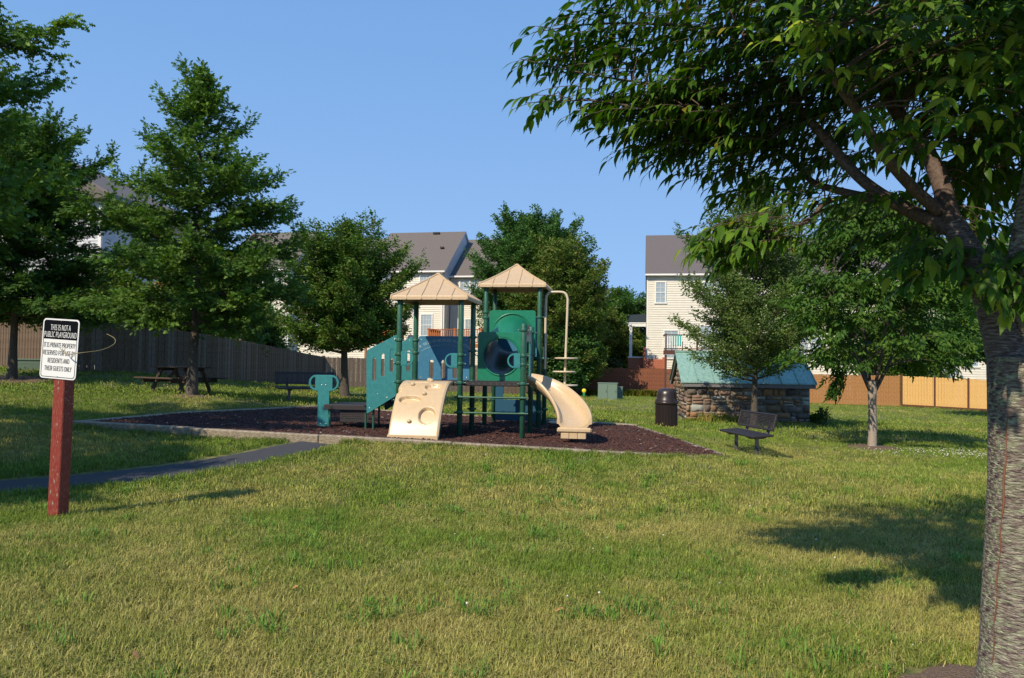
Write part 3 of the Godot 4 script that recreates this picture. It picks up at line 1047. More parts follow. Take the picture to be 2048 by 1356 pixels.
	part(porch, "beam", box_mesh(Vector3(1.3, 0.26, 0.24), 0.02), M.trim, at(0.68, 4.45, 0.05))
	part(porch, "fascia", box_mesh(Vector3(1.42, 0.1, 2.4), 0.02), M.trim, at(0.64, 4.59, -1.0))
	part(porch, "column", box_mesh(Vector3(0.21, 2.2, 0.21), 0.012), M.trim, at(0.24, 3.25, 0.05))
	part(porch, "sill", box_mesh(Vector3(1.3, 0.1, 0.4), 0.01), M.trim, at(0.7, 2.12, 0.05))
	part(porch, "brick_base", box_mesh(Vector3(1.24, 3.6, 0.32), 0.01), M.brick, at(0.7, 0.3, 0.05))
	# house at far left behind the trees
	var y3 := deg_to_rad(-4.0)
	var lh := thing("sided_house", "large white sided house with brown roof behind the left trees", "house", Vector3(-31.5, 0, -40.5), y3)
	var ls := begin()
	box(ls, at(5.6, 4.2, -5.0), Vector3(11.19, 10.4, 9.99))
	lap(ls, Transform3D.IDENTITY, 11.2, -1.0, 9.4, 0.16)
	part(lh, "wall", done(ls), M.white_siding)
	part(lh, "corner_board", box_mesh(Vector3(0.16, 10.4, 0.16), 0.01), M.trim, at(11.2, 4.2, 0.0))
	ls = begin()
	panel(ls, PackedVector2Array([Vector2(-0.6, 9.3), Vector2(12.1, 9.3), Vector2(11.9, 9.62), Vector2(7.2, 12.2), Vector2(4.2, 12.2), Vector2(-0.4, 9.62)]), [], 10.9, at(0, 0, -5.0), 0.1)
	part(lh, "roof", done(ls), M.shingle)
	for q in [[9.3, 6.6], [5.6, 6.6], [9.3, 3.0], [4.0, 3.0]]:
		window_part(lh, at(q[0], q[1], 0.012), 1.0, 1.7, false, 3, 4)
	deck("dark brown raised deck behind the grey fence at left", Vector2(-20.6, -40.3), y3, 6.5, 3.0, 3.05, M.dark_deck, M.dark_deck)
	for q in [["patio_umbrella", "closed dark magenta patio umbrella top above the left deck", Vector3(-19.55, 3.06, -38.9), M.magenta_cloth, 1.05], ["patio_umbrella", "salmon red patio umbrella glimpsed through the pin oak leaves", Vector3(-16.9, 3.06, -39.3), M.salmon_cloth, 0.85]]:
		var um := thing(q[0], q[1], "umbrella", q[2], 0.3)
		var us := begin()
		lathe(us, [Vector2(q[4], 1.75), Vector2(q[4] * 0.98, 2.0), Vector2(q[4] * 0.5, 2.22), Vector2(0.0, 2.4)], 8, Transform3D.IDENTITY, false)
		part(um, "canopy", done(us), q[3])
		us = begin()
		tube(us, [Vector3(0, 0, 0), Vector3(0, 2.4, 0)], [0.025], 8)
		part(um, "pole", done(us), M.bench_pipe)

# ---------------------------------------------------------------- stone shed
func stone_mesh(w: float, h: float, r: RandomNumberGenerator) -> ArrayMesh:
	# irregular pillow: outline of eight points, two raised rings
	var st := begin()
	st.set_smooth_group(0)
	var o := []
	var n := 12
	for i in n:
		var a := TAU * i / n
		var e := 0.42
		var x := signf(cos(a)) * pow(absf(cos(a)), e) * w / 2
		var y := signf(sin(a)) * pow(absf(sin(a)), e) * h / 2
		o.append(Vector2(x, y) * r.randf_range(0.80, 1.03))
	var rise := r.randf_range(0.03, 0.065)
	var c := Vector3(r.randf_range(-0.1, 0.1) * w, r.randf_range(-0.1, 0.1) * h, rise)
	for i in n:
		var a: Vector2 = o[i]
		var b: Vector2 = o[(i + 1) % n]
		var a0 := Vector3(a.x, a.y, -0.01)
		var b0 := Vector3(b.x, b.y, -0.01)
		var a1 := Vector3(a.x * 0.93, a.y * 0.9, rise * 0.72)
		var b1 := Vector3(b.x * 0.93, b.y * 0.9, rise * 0.72)
		quad(st, a0, b0, b1, a1)
		tri(st, a1, b1, c)
	return done(st)

func stone_wall(o: Node3D, t: Transform3D, w: float, top: Callable, h: float, r: RandomNumberGenerator) -> void:
	var y := 0.0
	while y < h - 0.04:
		var ch := r.randf_range(0.11, 0.27)
		var x := r.randf_range(-0.12, 0.0)
		while x < w:
			var sw := r.randf_range(0.14, 0.52)
			var x1 := minf(x + sw, w)
			var x0 := maxf(x, 0.0)
			if w - x1 < 0.1: x1 = w
			var parts := [[y, ch]]
			if ch > 0.17 and r.randf() < 0.45: 
					var cut := r.randf_range(0.35, 0.65)
					parts = [[y, ch * cut], [y + ch * cut, ch * (1.0 - cut)]]
			for q in parts:
				var hh: float = q[1] + r.randf_range(-0.02, 0.03)
				var lim: float = (top as Callable).call((x0 + x1) / 2)
				if q[0] + hh > lim: hh = lim - q[0]
				if hh > 0.05 and x1 - x0 > 0.05:
					var m := stone_mesh(x1 - x0 - 0.012, hh - 0.008, r)
					var tt := t * Transform3D(Basis.from_euler(Vector3(0, 0, r.randf_range(-0.05, 0.05))), Vector3((x0 + x1) / 2, q[0] + hh / 2 + r.randf_range(-0.012, 0.012), 0))
					part(o, "stone", m, M["stone_%d" % (r.randi() % 10)], tt)
			x = x1
		y += ch

func make_stone_shed() -> void:
	var yaw := deg_to_rad(-5.0)
	var r := RandomNumberGenerator.new()
	r.seed = 77
	var p := Vector2(5.72, -26.55)
	var w := 3.95
	var d := 3.4
	var base := -0.34
	var eave := 1.05
	var ridge := 1.98
	var o := thing("stone_shed", "low fieldstone shed with green copper roof behind the trash bin and right bench", "shed", Vector3(p.x, base, p.y), yaw)
	var eh := eave - base
	var rh := ridge - base
	var core := begin()
	box(core, at(w / 2, eh / 2, -d / 2), Vector3(w - 0.02, eh, d - 0.02))
	panel(core, PackedVector2Array([Vector2(-d + 0.01, eh), Vector2(-0.01, eh), Vector2(-d / 2, rh)]), [], w - 0.02, Transform3D(Basis(Vector3(0, 0, 1), Vector3.UP, Vector3(-1, 0, 0)), Vector3(w / 2, 0, 0)), 0.002)
	var wl := part(o, "wall", done(core), M.mortar)
	stone_wall(wl, Transform3D.IDENTITY, w, func(_x): return eh, eh, r)
	stone_wall(wl, Transform3D(Basis(Vector3(0, 0, 1), Vector3.UP, Vector3(-1, 0, 0)), Vector3(0, 0, -d)), d, func(x): return eh + (rh - eh) * (1.0 - absf(x - d / 2) / (d / 2)) - 0.03, rh, r)
	# copper roof in panels with standing seams
	var rf := part(o, "roof", box_mesh(Vector3(w + 0.36, 0.07, 0.12), 0.02), M.patina_1, at(w / 2, rh + 0.1, -d / 2))
	var slope := atan2(rh - eh, d / 2)
	var sl := (d / 2 + 0.16) / cos(slope)
	var n := 8
	var pw := (w + 0.36) / n
	for side in [1, -1]:
		for i in n:
			var st := begin()
			box(st, at(0, 0, 0), Vector3(pw - 0.004, 0.02, sl))
			box(st, at(pw / 2 - 0.012, 0.022, 0), Vector3(0.02, 0.045, sl), 0.004)
			var b := Basis.from_euler(Vector3(slope * side, 0, 0))
			var cz: float = -d / 2 + side * (sl / 2) * cos(slope)
			var cy := rh + 0.075 - (sl / 2) * sin(slope)
			part(rf, "roof_panel", done(st), M["patina_%d" % (r.randi() % 3)], Transform3D(b, Vector3(-0.18 + pw * (i + 0.5), cy, cz) - Vector3(w / 2, rh + 0.1, -d / 2)))
	for side in [0, 1]:
		part(o, "eave_board", box_mesh(Vector3(w + 0.3, 0.17, 0.06), 0.01), M.lead_trim, at(w / 2, eh - 0.06, 0.10 if side == 0 else -d - 0.10))
	for x in [-0.1, w + 0.1]:
		for s in [0, 1]:
			var st := begin()
			var z0 := 0.13 if s == 0 else -d - 0.13
			bar(st, Vector3(x, eh - 0.08, z0), Vector3(x, rh - 0.02, -d / 2), 0.05, 0.13, 0.008)
			part(o, "rake_board", done(st), M.lead_trim)

# ---------------------------------------------------------------- play structure
# local axes: x along the front to the right, y up from the mulch, z towards the viewer; origin at the right front post
func ring_collar(post: Node3D, y: float, r := 0.05) -> void:
	var st := begin()
	lathe(st, [Vector2(r, -0.028), Vector2(r + 0.009, -0.028), Vector2(r + 0.013, -0.016), Vector2(r + 0.013, 0.016), Vector2(r + 0.009, 0.028), Vector2(r, 0.028)], 14)
	for s in [-1, 1]:
		box(st, at(s * (r + 0.022), 0, 0), Vector3(0.034, 0.03, 0.03), 0.005)
	var c := part(post, "collar", done(st), M.post_green, at(0, y, 0))
	for s in [-1, 1]:
		c.get_parent()
	st = begin()
	for s in [-1, 1]: ball(st, Vector3(s * (r + 0.042), y, 0), Vector3(0.01, 0.01, 0.01), 6, 4)
	part(post, "bolt", done(st), M.bolt)

func play_post(o: Node3D, u: float, v: float, h: float, collars: Array) -> void:
	var st := begin()
	lathe(st, [Vector2(0, -0.3), Vector2(0.05, -0.3), Vector2(0.05, h - 0.015), Vector2(0.043, h), Vector2(0.02, h + 0.008), Vector2(0, h + 0.009)], 18)
	var p := part(o, "post", done(st), M.post_green, at(u, 0, -v))
	for c in collars: ring_collar(p, c)

func bolts(panel_node: Node3D, spots: Array, z: float) -> void:
	var st := begin()
	for s in spots:
		for q in [z, -z]: ball(st, Vector3(s.x, s.y, q), Vector3(0.013, 0.013, 0.007), 8, 4)
	part(panel_node, "bolt", done(st), M.bolt)

func play_roof(o: Node3D, cu: float, cv: float, y: float, rise: float) -> void:
	var half := 0.705
	var lip := 0.075
	var apex := Vector3(0, rise, 0)
	var st := begin()
	var root: Node3D = null
	for k in 4:
		var b := Basis.from_euler(Vector3(0, k * PI / 2, 0))
		var s2 := begin()
		var th := 0.02
		# outer slope slightly bellied, in strips
		var rows := 7
		for i in rows:
			var f0 := float(i) / rows
			var f1 := float(i + 1) / rows
			var w0 := half * (1 - f0)
			var w1 := half * (1 - f1)
			var y0 := lip + (rise - lip) * (f0 - 0.05 * sin(PI * f0))
			var y1 := lip + (rise - lip) * (f1 - 0.05 * sin(PI * f1))
			if i < rows - 1: quad(s2, b * Vector3(-w0, y0, w0), b * Vector3(w0, y0, w0), b * Vector3(w1, y1, w1), b * Vector3(-w1, y1, w1))
			else: tri(s2, b * Vector3(-w0, y0, w0), b * Vector3(w0, y0, w0), b * Vector3(0, y1, 0))
			# underside
			var u0 := maxf(w0 - 0.03, 0)
			var u1 := maxf(w1 - 0.03, 0)
			quad(s2, b * Vector3(u0, y0 - th, u0), b * Vector3(-u0, y0 - th, u0), b * Vector3(-u1, y1 - th, u1), b * Vector3(u1, y1 - th, u1))
		# eave lip, rolled under
		quad(s2, b * Vector3(-half - 0.01, 0.0, half + 0.01), b * Vector3(half + 0.01, 0.0, half + 0.01), b * Vector3(half + 0.008, lip - 0.02, half + 0.008), b * Vector3(-half - 0.008, lip - 0.02, half + 0.008))
		quad(s2, b * Vector3(-half - 0.008, lip - 0.02, half + 0.008), b * Vector3(half + 0.008, lip - 0.02, half + 0.008), b * Vector3(half, lip, half), b * Vector3(-half, lip, half))
		quad(s2, b * Vector3(-half + 0.03, 0.0, half - 0.03), b * Vector3(half - 0.03, 0.0, half - 0.03), b * Vector3(half + 0.01, 0.0, half + 0.01), b * Vector3(-half - 0.01, 0.0, half + 0.01))
		quad(s2, b * Vector3(half - 0.03, 0.0, half - 0.03), b * Vector3(-half + 0.03, 0.0, half - 0.03), b * Vector3(-half + 0.03, lip - th, half - 0.03), b * Vector3(half - 0.03, lip - th, half - 0.03))
		var f := part(o, "roof_panel", done(s2), M.roof_plastic, at(cu, y, -cv))
		# standing seams and hip
		for e in [-0.42, -0.14, 0.14, 0.42]:
			var s3 := begin()
			var pts := []
			var top: float = 1.0 - absf(e) / half
			for i in 6:
				var ff: float = top * 0.985 * i / 5.0
				pts.append(b * Vector3(e, lip + (rise - lip) * (ff - 0.05 * sin(PI * ff)) + 0.004, half * (1 - ff)))
			pts.push_front(b * Vector3(e, 0.01, half + 0.012))
			tube(s3, pts, [0.013], 6)
			part(f, "seam", done(s3), M.roof_plastic)
		var s4 := begin()
		var hp := []
		for i in 8:
			var ff := i / 7.0
			hp.append(b * Vector3(half * (1 - ff), lip + (rise - lip) * (ff - 0.05 * sin(PI * ff)) + 0.002, half * (1 - ff)))
		hp.push_front(b * Vector3(half + 0.004, 0.01, half + 0.004))
		tube(s4, hp, [0.02], 7)
		part(f, "hip", done(s4), M.roof_plastic)
	var cap := begin()
	ball(cap, Vector3(cu, y + rise - 0.01, -cv), Vector3(0.05, 0.03, 0.05), 10, 5)
	part(o, "roof_cap", done(cap), M.roof_plastic)

func play_deck(o: Node3D, u0: float, u1: float, v0: float, v1: float, y: float) -> void:
	var st := begin()
	box(st, at((u0 + u1) / 2, y - 0.035, -(v0 + v1) / 2), Vector3(u1 - u0 - 0.1, 0.07, v1 - v0 - 0.1), 0.01)
	# rolled hems
	for z in [-v0 - 0.055, -v1 + 0.055]:
		box(st, at((u0 + u1) / 2, y - 0.03, z), Vector3(u1 - u0 - 0.102, 0.075, 0.025), 0.009)
	for x in [u0 + 0.055, u1 - 0.055]:
		box(st, at(x, y - 0.032, -(v0 + v1) / 2), Vector3(0.025, 0.077, v1 - v0 - 0.14), 0.009)
	var d := part(o, "deck", done(st), M.deck_black)
	var st2 := begin()
	var x := u0 + 0.12
	while x < u1 - 0.1:
		box(st2, at(x, y - 0.032, -v0 + -0.041), Vector3(0.035, 0.018, 0.006), 0.004)
		x += 0.11
	part(d, "hem_slots", done(st2), M.bench_pipe)

# D shaped hand hold: plate from the post outward with a half round opening; side = +1 right, -1 left
func hand_hold(o: Node3D, u: float, v: float, y: float, side: float) -> void:
	var hw := 0.135
	var outer := PackedVector2Array()
	outer.append(Vector2(0.045 * side, -hw)); outer.append(Vector2(0.045 * side, hw))
	for i in 13:
		var a := PI / 2 - PI * i / 12
		outer.append(Vector2((0.15 + cos(a) * hw) * side, sin(a) * hw))
	var hole := PackedVector2Array()
	for i in 11:
		var a := PI / 2 - PI * i / 10
		hole.append(Vector2((0.165 + cos(a) * 0.088) * side, sin(a) * 0.098))
	var st := begin()
	panel(st, outer, [hole], 0.02, Transform3D.IDENTITY, 0.005)
	var h := part(o, "hand_hold", done(st), M.panel_teal, at(u, y, -v + 0.035))
	var s2 := begin()
	box(s2, at(0.105 * side, 0, 0.011), Vector3(0.11, 0.23, 0.006), 0.002)
	part(h, "raised_plate", done(s2), M.panel_teal)

func pill(w: float, h: float, n := 7) -> PackedVector2Array:
	var o := PackedVector2Array()
	for i in n + 1:
		var a := PI * i / n
		o.append(Vector2(cos(a) * w / 2, h / 2 - w / 2 + sin(a) * w / 2))
	for i in n + 1:
		var a := PI + PI * i / n
		o.append(Vector2(cos(a) * w / 2, -h / 2 + w / 2 + sin(a) * w / 2))
	return o

func circle(r: float, n := 28) -> PackedVector2Array:
	var o := PackedVector2Array()
	for i in n: o.append(Vector2(cos(TAU * i / n), sin(TAU * i / n)) * r)
	return o

const DECK1 := 0.97
const DECK2 := 1.45

func make_play_structure() -> void:
	var o := thing("play_structure", "playground climbing structure with two beige roofed towers, tan slide, climbing wall and green tunnel", "playground structure", Vector3(0.207, 0.285, -14.55), deg_to_rad(-8.3))
	var D := 1.15
	# posts
	play_post(o, 0, 0, 2.03, [0.42, 0.70, 0.955, 1.30, 1.46, 1.92])
	play_post(o, 0, D, 2.03, [0.955, 1.5, 1.92])
	play_post(o, -D, 0, 2.50, [0.42, 0.70, 0.955, 1.30, 1.46])
	play_post(o, -D, D, 2.50, [0.42, 0.955, 1.55, 1.82])
	play_post(o, -2 * D, 0, 2.50, [0.62, 0.955, 1.30, 1.46, 1.72])
	play_post(o, -2 * D, D, 2.50, [0.955, 1.5, 1.75])
	play_post(o, -D, 2.55, 2.98, [1.43, 2.28, 2.4])
	play_post(o, 0, 2.55, 2.98, [0.3, 1.43, 2.3])
	play_post(o, -D, 2.55 + D, 2.98, [0.5, 1.43, 2.2])
	play_post(o, 0, 2.55 + D, 2.98, [0.3, 1.43, 2.2])
	# roofs
	play_roof(o, -1.5 * D, D / 2, 2.455, 0.55)
	play_roof(o, -0.5 * D, 2.55 + D / 2, 2.925, 0.56)
	# decks
	play_deck(o, -2 * D, -D, 0, D, DECK1)
	play_deck(o, -D, 0, 0, D, DECK1)
	play_deck(o, -D, 0, 2.55, 2.55 + D, DECK2)
	# ladder bars under the front deck
	for y in [0.42, 0.70]:
		var st := begin()
		tube(st, [Vector3(-D - 0.09, y, 0.06), Vector3(0.09, y, 0.06)], [0.017], 8)
		part(o, "ladder_bar", done(st), M.post_green)
	# number panel at the back of the left tower
	var bw := 1.04
	var bh := 0.87
	var holes := []
	for x in [-0.235, 0.0, 0.235]: holes.append(moved(pill(0.085, 0.36), Vector2(x - 0.01, -0.215)))
	var np := part(o, "number_panel", panel_mesh(rounded_rect(bw, bh, 0.05), holes, 0.022), M.panel_blue, at(-1.5 * D, DECK1 + 0.43, -D))
	bolts(np, [Vector2(-0.46, 0.36), Vector2(0.46, 0.36), Vector2(-0.46, -0.38), Vector2(0.46, -0.38)], 0.012)
	var eng := begin()
	var arc := []
	for i in 25:
		var a := deg_to_rad(90 + 31.0 - 62.0 * i / 24)
		arc.append(Vector3(cos(a) * 0.86, sin(a) * 0.86 - 0.60, 0.012))
	tube(eng, arc, [0.0045], 4)
	for i in 21:
		var a := deg_to_rad(90 + 31.0 - 62.0 * i / 20)
		var r1: float = 0.90 if i % 2 == 0 else 0.885
		tube(eng, [Vector3(cos(a) * 0.86, sin(a) * 0.86 - 0.60, 0.012), Vector3(cos(a) * r1, sin(a) * r1 - 0.60, 0.012)], [0.004], 4)
	part(np, "scale_marks", done(eng), M.engraving)
	for i in 11:
		var a := deg_to_rad(90 + 30.0 - 60.0 * i / 10)
		part(np, "numeral", text_mesh(str(i * 10), 0.075, 0.003, true), M.engraving, Transform3D(Basis.from_euler(Vector3(0, 0, a - PI / 2)), Vector3(cos(a) * 0.955, sin(a) * 0.955 - 0.60, 0.0125)))
	# hand holds
	hand_hold(o, -2 * D, 0, 1.38, 1.0)
	hand_hold(o, -D, 0, 1.355, -1.0)
	hand_hold(o, 0, 0, 1.365, -1.0)
	# sloping side panels of the steps, front and back
	for v in [0.02, D - 0.02]:
		var x0 := -2 * D - 0.62
		var x1: float = -2 * D - 0.03 if v < 0.5 else -2 * D - 0.05
		var outl := rounded_poly([Vector2(x0 + 0.015, 0.34), Vector2(x1, 0.70), Vector2(x1, 1.83), Vector2(x0 - 0.01, 1.52)], 0.05)
		var hs := []
		for k in 3:
			hs.append(moved(pill(0.068, 0.42), Vector2(x0 + 0.15 + k * 0.165, 1.17 + 0.085 * k)))
		var sp := part(o, "step_side_panel", panel_mesh(outl, hs, 0.022), M.panel_teal, at(0, 0, -v))
		bolts(sp, [Vector2(x0 + 0.07, 0.46), Vector2(x0 + 0.22, 0.72), Vector2(x0 + 0.40, 0.66), Vector2(x1 - 0.06, 1.74)], 0.012)
	# steps between the panels and the low transfer platform
	for k in 3:
		var st := begin()
		box(st, at(-2 * D - 0.16 - 0.2 * k, 0.81 - 0.15 * k, -D / 2), Vector3(0.24, 0.05, D - 0.1), 0.01)
		box(st, at(-2 * D - 0.06 - 0.2 * k, 0.86 - 0.15 * k, -D / 2), Vector3(0.02, 0.12, D - 0.12))
		part(o, "step", done(st), M.deck_black)
	var tp := begin()
	box(tp, at(-2 * D - 1.04, 0.475, -0.62), Vector3(0.86, 0.06, 0.95), 0.012)
	box(tp, at(-2 * D - 1.04, 0.45, -0.142), Vector3(0.88, 0.09, 0.02), 0.008)
	part(o, "transfer_deck", done(tp), M.deck_black)
	var pr := begin()
	var perf := []
	for i in 13:
		for j in 4: perf.append(moved(circle(0.0105, 6), Vector2(-0.24 + i * 0.04 + (0.02 if j % 2 else 0.0), -0.06 + j * 0.04)))
	panel(pr, rounded_rect(0.56, 0.24, 0.01), perf, 0.012, Transform3D.IDENTITY, 0.001)
	part(o, "perforated_riser", done(pr), M.deck_black, at(-2 * D - 0.9, 0.30, -0.2))
	for q in [[-1.38, 0.2], [-0.68, 0.2], [-1.38, 1.0], [-0.68, 1.0], [-0.5, 0.1]]:
		var st := begin()
		tube(st, [Vector3(-2 * D + q[0], -0.2, -q[1]), Vector3(-2 * D + q[0], 0.45, -q[1])], [0.022], 8)
		part(o, "deck_leg", done(st), M.post_green)
	# tee shaped grab panel beside the transfer platform
	var tw := 0.115
	var tee := PackedVector2Array([Vector2(-tw, 0.0), Vector2(tw, 0.0), Vector2(tw, 0.68)])
	for i in 11:
		var a := -PI / 2 + PI * i / 10
		tee.append(Vector2(0.15 + cos(a) * 0.15, 0.84 + sin(a) * 0.15))
	for i in 11:
		var a := PI / 2 + PI * i / 10
		tee.append(Vector2(-0.15 + cos(a) * 0.15, 0.84 + sin(a) * 0.15))
	tee.append(Vector2(-tw, 0.68))
	var th := []
	for s in [-1, 1]:
		var hl := PackedVector2Array()
		for i in 9:
			var a := -PI / 2 + PI * i / 8
			hl.append(Vector2((0.172 + cos(a) * 0.085) * s, 0.84 + sin(a) * 0.105))
		th.append(hl)
	var tp2 := part(o, "grab_panel", panel_mesh(tee, th, 0.024), M.panel_teal, at(-3.83, 0.06, -0.25))
	bolts(tp2, [Vector2(-0.04, 0.80), Vector2(0.04, 0.80), Vector2(-0.05, 0.07), Vector2(0.06, 0.07), Vector2(0.08, 0.38)], 0.013)
	# tunnel: lower panel, upper panel, tube
	var lp := begin()
	panel(lp, rounded_rect(0.93, 0.96, 0.06), [circle(0.355, 32)], 0.03)
	var lpn := part(o, "tunnel_panel", done(lp), M.panel_green, at(-0.575 - 0.01, DECK1 + 0.475, -D))
	var rim := begin()
	var rp := []
	for i in 33: rp.append(Vector3(cos(TAU * i / 32) * 0.365, sin(TAU * i / 32) * 0.365, 0.016))
	tube(rim, rp, [0.018], 6, false)
	part(lpn, "rim", done(rim), M.panel_green)
	var upn := part(o, "tunnel_panel", panel_mesh(rounded_rect(0.99, 1.0, 0.05), [circle(0.37, 32)], 0.03), M.panel_green, at(-0.575, DECK2 + 0.49, -2.55))
	rim = begin()
	rp = []
	for i in 33: rp.append(Vector3(cos(TAU * i / 32) * 0.43, sin(TAU * i / 32) * 0.43, 0.018))
	tube(rim, rp, [0.02], 6, false)
	part(upn, "rim", done(rim), M.panel_green)
	var a0 := Vector3(-0.585, DECK1 + 0.475, -D - 0.01)
	var a1 := Vector3(-0.575, DECK2 + 0.49, -2.54)
	for k in 2:
		var tu := begin()
		var pts := []
		for i in 9:
			var f := float(i) / 8
			pts.append(Vector3(lerpf(a0.x, a1.x, f), lerpf(a0.y, a1.y, smoothstep(0.0, 1.0, f)), lerpf(a0.z, a1.z, f)))
		tube(tu, pts, [0.39 if k == 0 else 0.372], 28, false)
		if k == 0:
			part(o, "tunnel", done(tu), M.panel_green)
		else:
			part(o, "tunnel_lining", done(tu), M.tunnel_blue)
	var fl := begin()
	for i in 2:
		var zc: float = [-1.75, -1.80][i]
		var f: float = (zc - a0.z) / (a1.z - a0.z)
		var c := Vector3(a0.x, lerpf(a0.y, a1.y, smoothstep(0.0, 1.0, f)), zc)
		var rg := []
		for j in 29: rg.append(c + Vector3(cos(TAU * j / 28), sin(TAU * j / 28), -0.1) * 0.405)
		tube(fl, rg, [0.016], 6, false)
	part(o, "tunnel_flange", done(fl), M.panel_green)
	# side panels
	var sidep := PackedVector2Array([Vector2(-0.5, 0), Vector2(-0.30, 0), Vector2(-0.30, 0.75), Vector2(0.30, 0.75), Vector2(0.30, 0), Vector2(0.5, 0), Vector2(0.5, 0.98), Vector2(-0.5, 0.98)])
	part(o, "slide_hood", panel_mesh(rounded_poly(sidep, 0.03), [], 0.025), M.panel_teal, Transform3D(Basis.from_euler(Vector3(0, PI / 2, 0)), Vector3(0.01, DECK1, -D / 2)))
	part(o, "plate", panel_mesh(rounded_rect(0.2, 0.2, 0.02), [], 0.012), M.bench_pipe, Transform3D(Basis.from_euler(Vector3(0, PI / 2, 0)), Vector3(0.062, 1.93, -0.2)))
	part(o, "side_panel", panel_mesh(rounded_rect(1.0, 0.9, 0.05), [], 0.025), M.panel_green, Transform3D(Basis.from_euler(Vector3(0, PI / 2, 0)), Vector3(-D, DECK2 + 0.47, -2.55 - D / 2)))
	# shop panel below the right tower
	part(o, "counter_panel", panel_mesh(rounded_poly([Vector2(-1.1, 0.03), Vector2(-0.05, 0.03), Vector2(-0.05, 0.50), Vector2(-0.92, 0.50), Vector2(-0.92, 0.86), Vector2(-1.1, 0.86)], 0.02), [], 0.022), M.panel_navy, at(0, 0, -2.55 - D + 0.06))
	part(o, "back_panel", panel_mesh(rounded_rect(1.0, 0.9, 0.05), [moved(pill(0.2, 0.4), Vector2(0.1, 0))], 0.022), M.panel_blue, at(-0.575, DECK2 + 0.47, -2.55 - D))
	make_climber(o, -1.5 * D)
	make_slide(o)
	make_pod_ladder(o)

func make_climber(o: Node3D, cu: float) -> void:
	var prof := [Vector2(0.04, 0.985), Vector2(-0.10, 0.985), Vector2(-0.24, 0.968), Vector2(-0.40, 0.91), Vector2(-0.56, 0.80), Vector2(-0.70, 0.665), Vector2(-0.83, 0.50), Vector2(-0.94, 0.33), Vector2(-1.03, 0.16), Vector2(-1.075, 0.075)]
	var p3 := []
	for p in prof: p3.append(Vector3(p.x, p.y, 0))
	p3 = curve(p3, 13)
	var n := p3.size()
	var nw := 96
	var w := 0.875
	var len := [0.0]
	for i in range(1, n): len.append(len[i - 1] + p3[i].distance_to(p3[i - 1]))
	var total: float = len[n - 1]
	# foot recesses: centre across, along (from the top), half sizes, depth
	var rec := [[-0.13, 0.33, 0.165, 0.05, 0.06], [0.19, 0.49, 0.175, 0.085, 0.07], [-0.43, 0.62, 0.10, 0.055, 0.05], [-0.16, 0.84, 0.18, 0.095, 0.07], [0.19, 1.16, 0.165, 0.14, 0.07]]
	var st := begin()
	st.set_smooth_group(0)
	var grid := []
	for i in n:
		var d: Vector3 = (p3[mini(i + 1, n - 1)] - p3[maxi(i - 1, 0)]).normalized()
		var nor := Vector3(0, -d.x, 0) + Vector3(0, 0, 0)
		nor = Vector3(d.y, -d.x, 0).normalized()  # outward in the (v, h) plane
		if nor.y < 0: nor = -nor
		var row := []
		for k in nw + 1:
			var x := (float(k) / nw - 0.5) * w
			var dep := 0.0
			for r in rec:
				var q := Vector2((x - r[0]) / r[2], (len[i] - r[1]) / r[3])
				var bean := q.length() + 0.12 * sin(q.angle() * 2.0 + r[0] * 9.0)
				dep = maxf(dep, r[4] * (1.0 - smoothstep(0.90, 1.02, bean)))
			var e := absf(x) / (w / 2)
			var edge := 0.02 * smoothstep(0.93, 1.0, e)
			var v := p3[i] as Vector3
			var pos := v - nor * (dep + edge)
			row.append(Vector3(cu + x, pos.y, -pos.x))
		grid.append(row)
	for i in n - 1:
		for k in nw:
			quad(st, grid[i + 1][k], grid[i + 1][k + 1], grid[i][k + 1], grid[i][k])
	st.set_smooth_group(-1)
	# rolled sides and thickness
	for s in [0, nw]:
		for i in n - 1:
			var a: Vector3 = grid[i][s]
			var b: Vector3 = grid[i + 1][s]
			var back := Vector3(0, -0.05, -0.05)
			if s == 0: quad(st, a + back, b + back, b, a)
			else: quad(st, b + back, a + back, a, b)
	var cl := part(o, "climbing_wall", done(st), M.tan_plastic)
	var lipm := begin()
	var lw := w + 0.01
	box(lipm, at(cu, 0.03, 1.085), Vector3(lw, 0.115, 0.05), 0.012)
	part(cl, "base_lip", done(lipm), M.tan_plastic)
	for q in [[-0.20, 0.44], [0.09, 0.245], [0.07, 0.70], [-0.10, 1.28], [0.02, 0.10]]:
		var i := 0
		while i < n - 2 and len[i] < q[1]: i += 1
		var d: Vector3 = (p3[i + 1] - p3[i - 1]).normalized()
		var nor := Vector3(d.y, -d.x, 0).normalized()
		if nor.y < 0: nor = -nor
		var c: Vector3 = p3[i] + nor * 0.012
		var s2 := begin()
		ball(s2, Vector3(cu + q[0], c.y, -c.x), Vector3(0.045, 0.036, 0.036), 12, 8)
		part(cl, "knob", done(s2), M.tan_plastic)

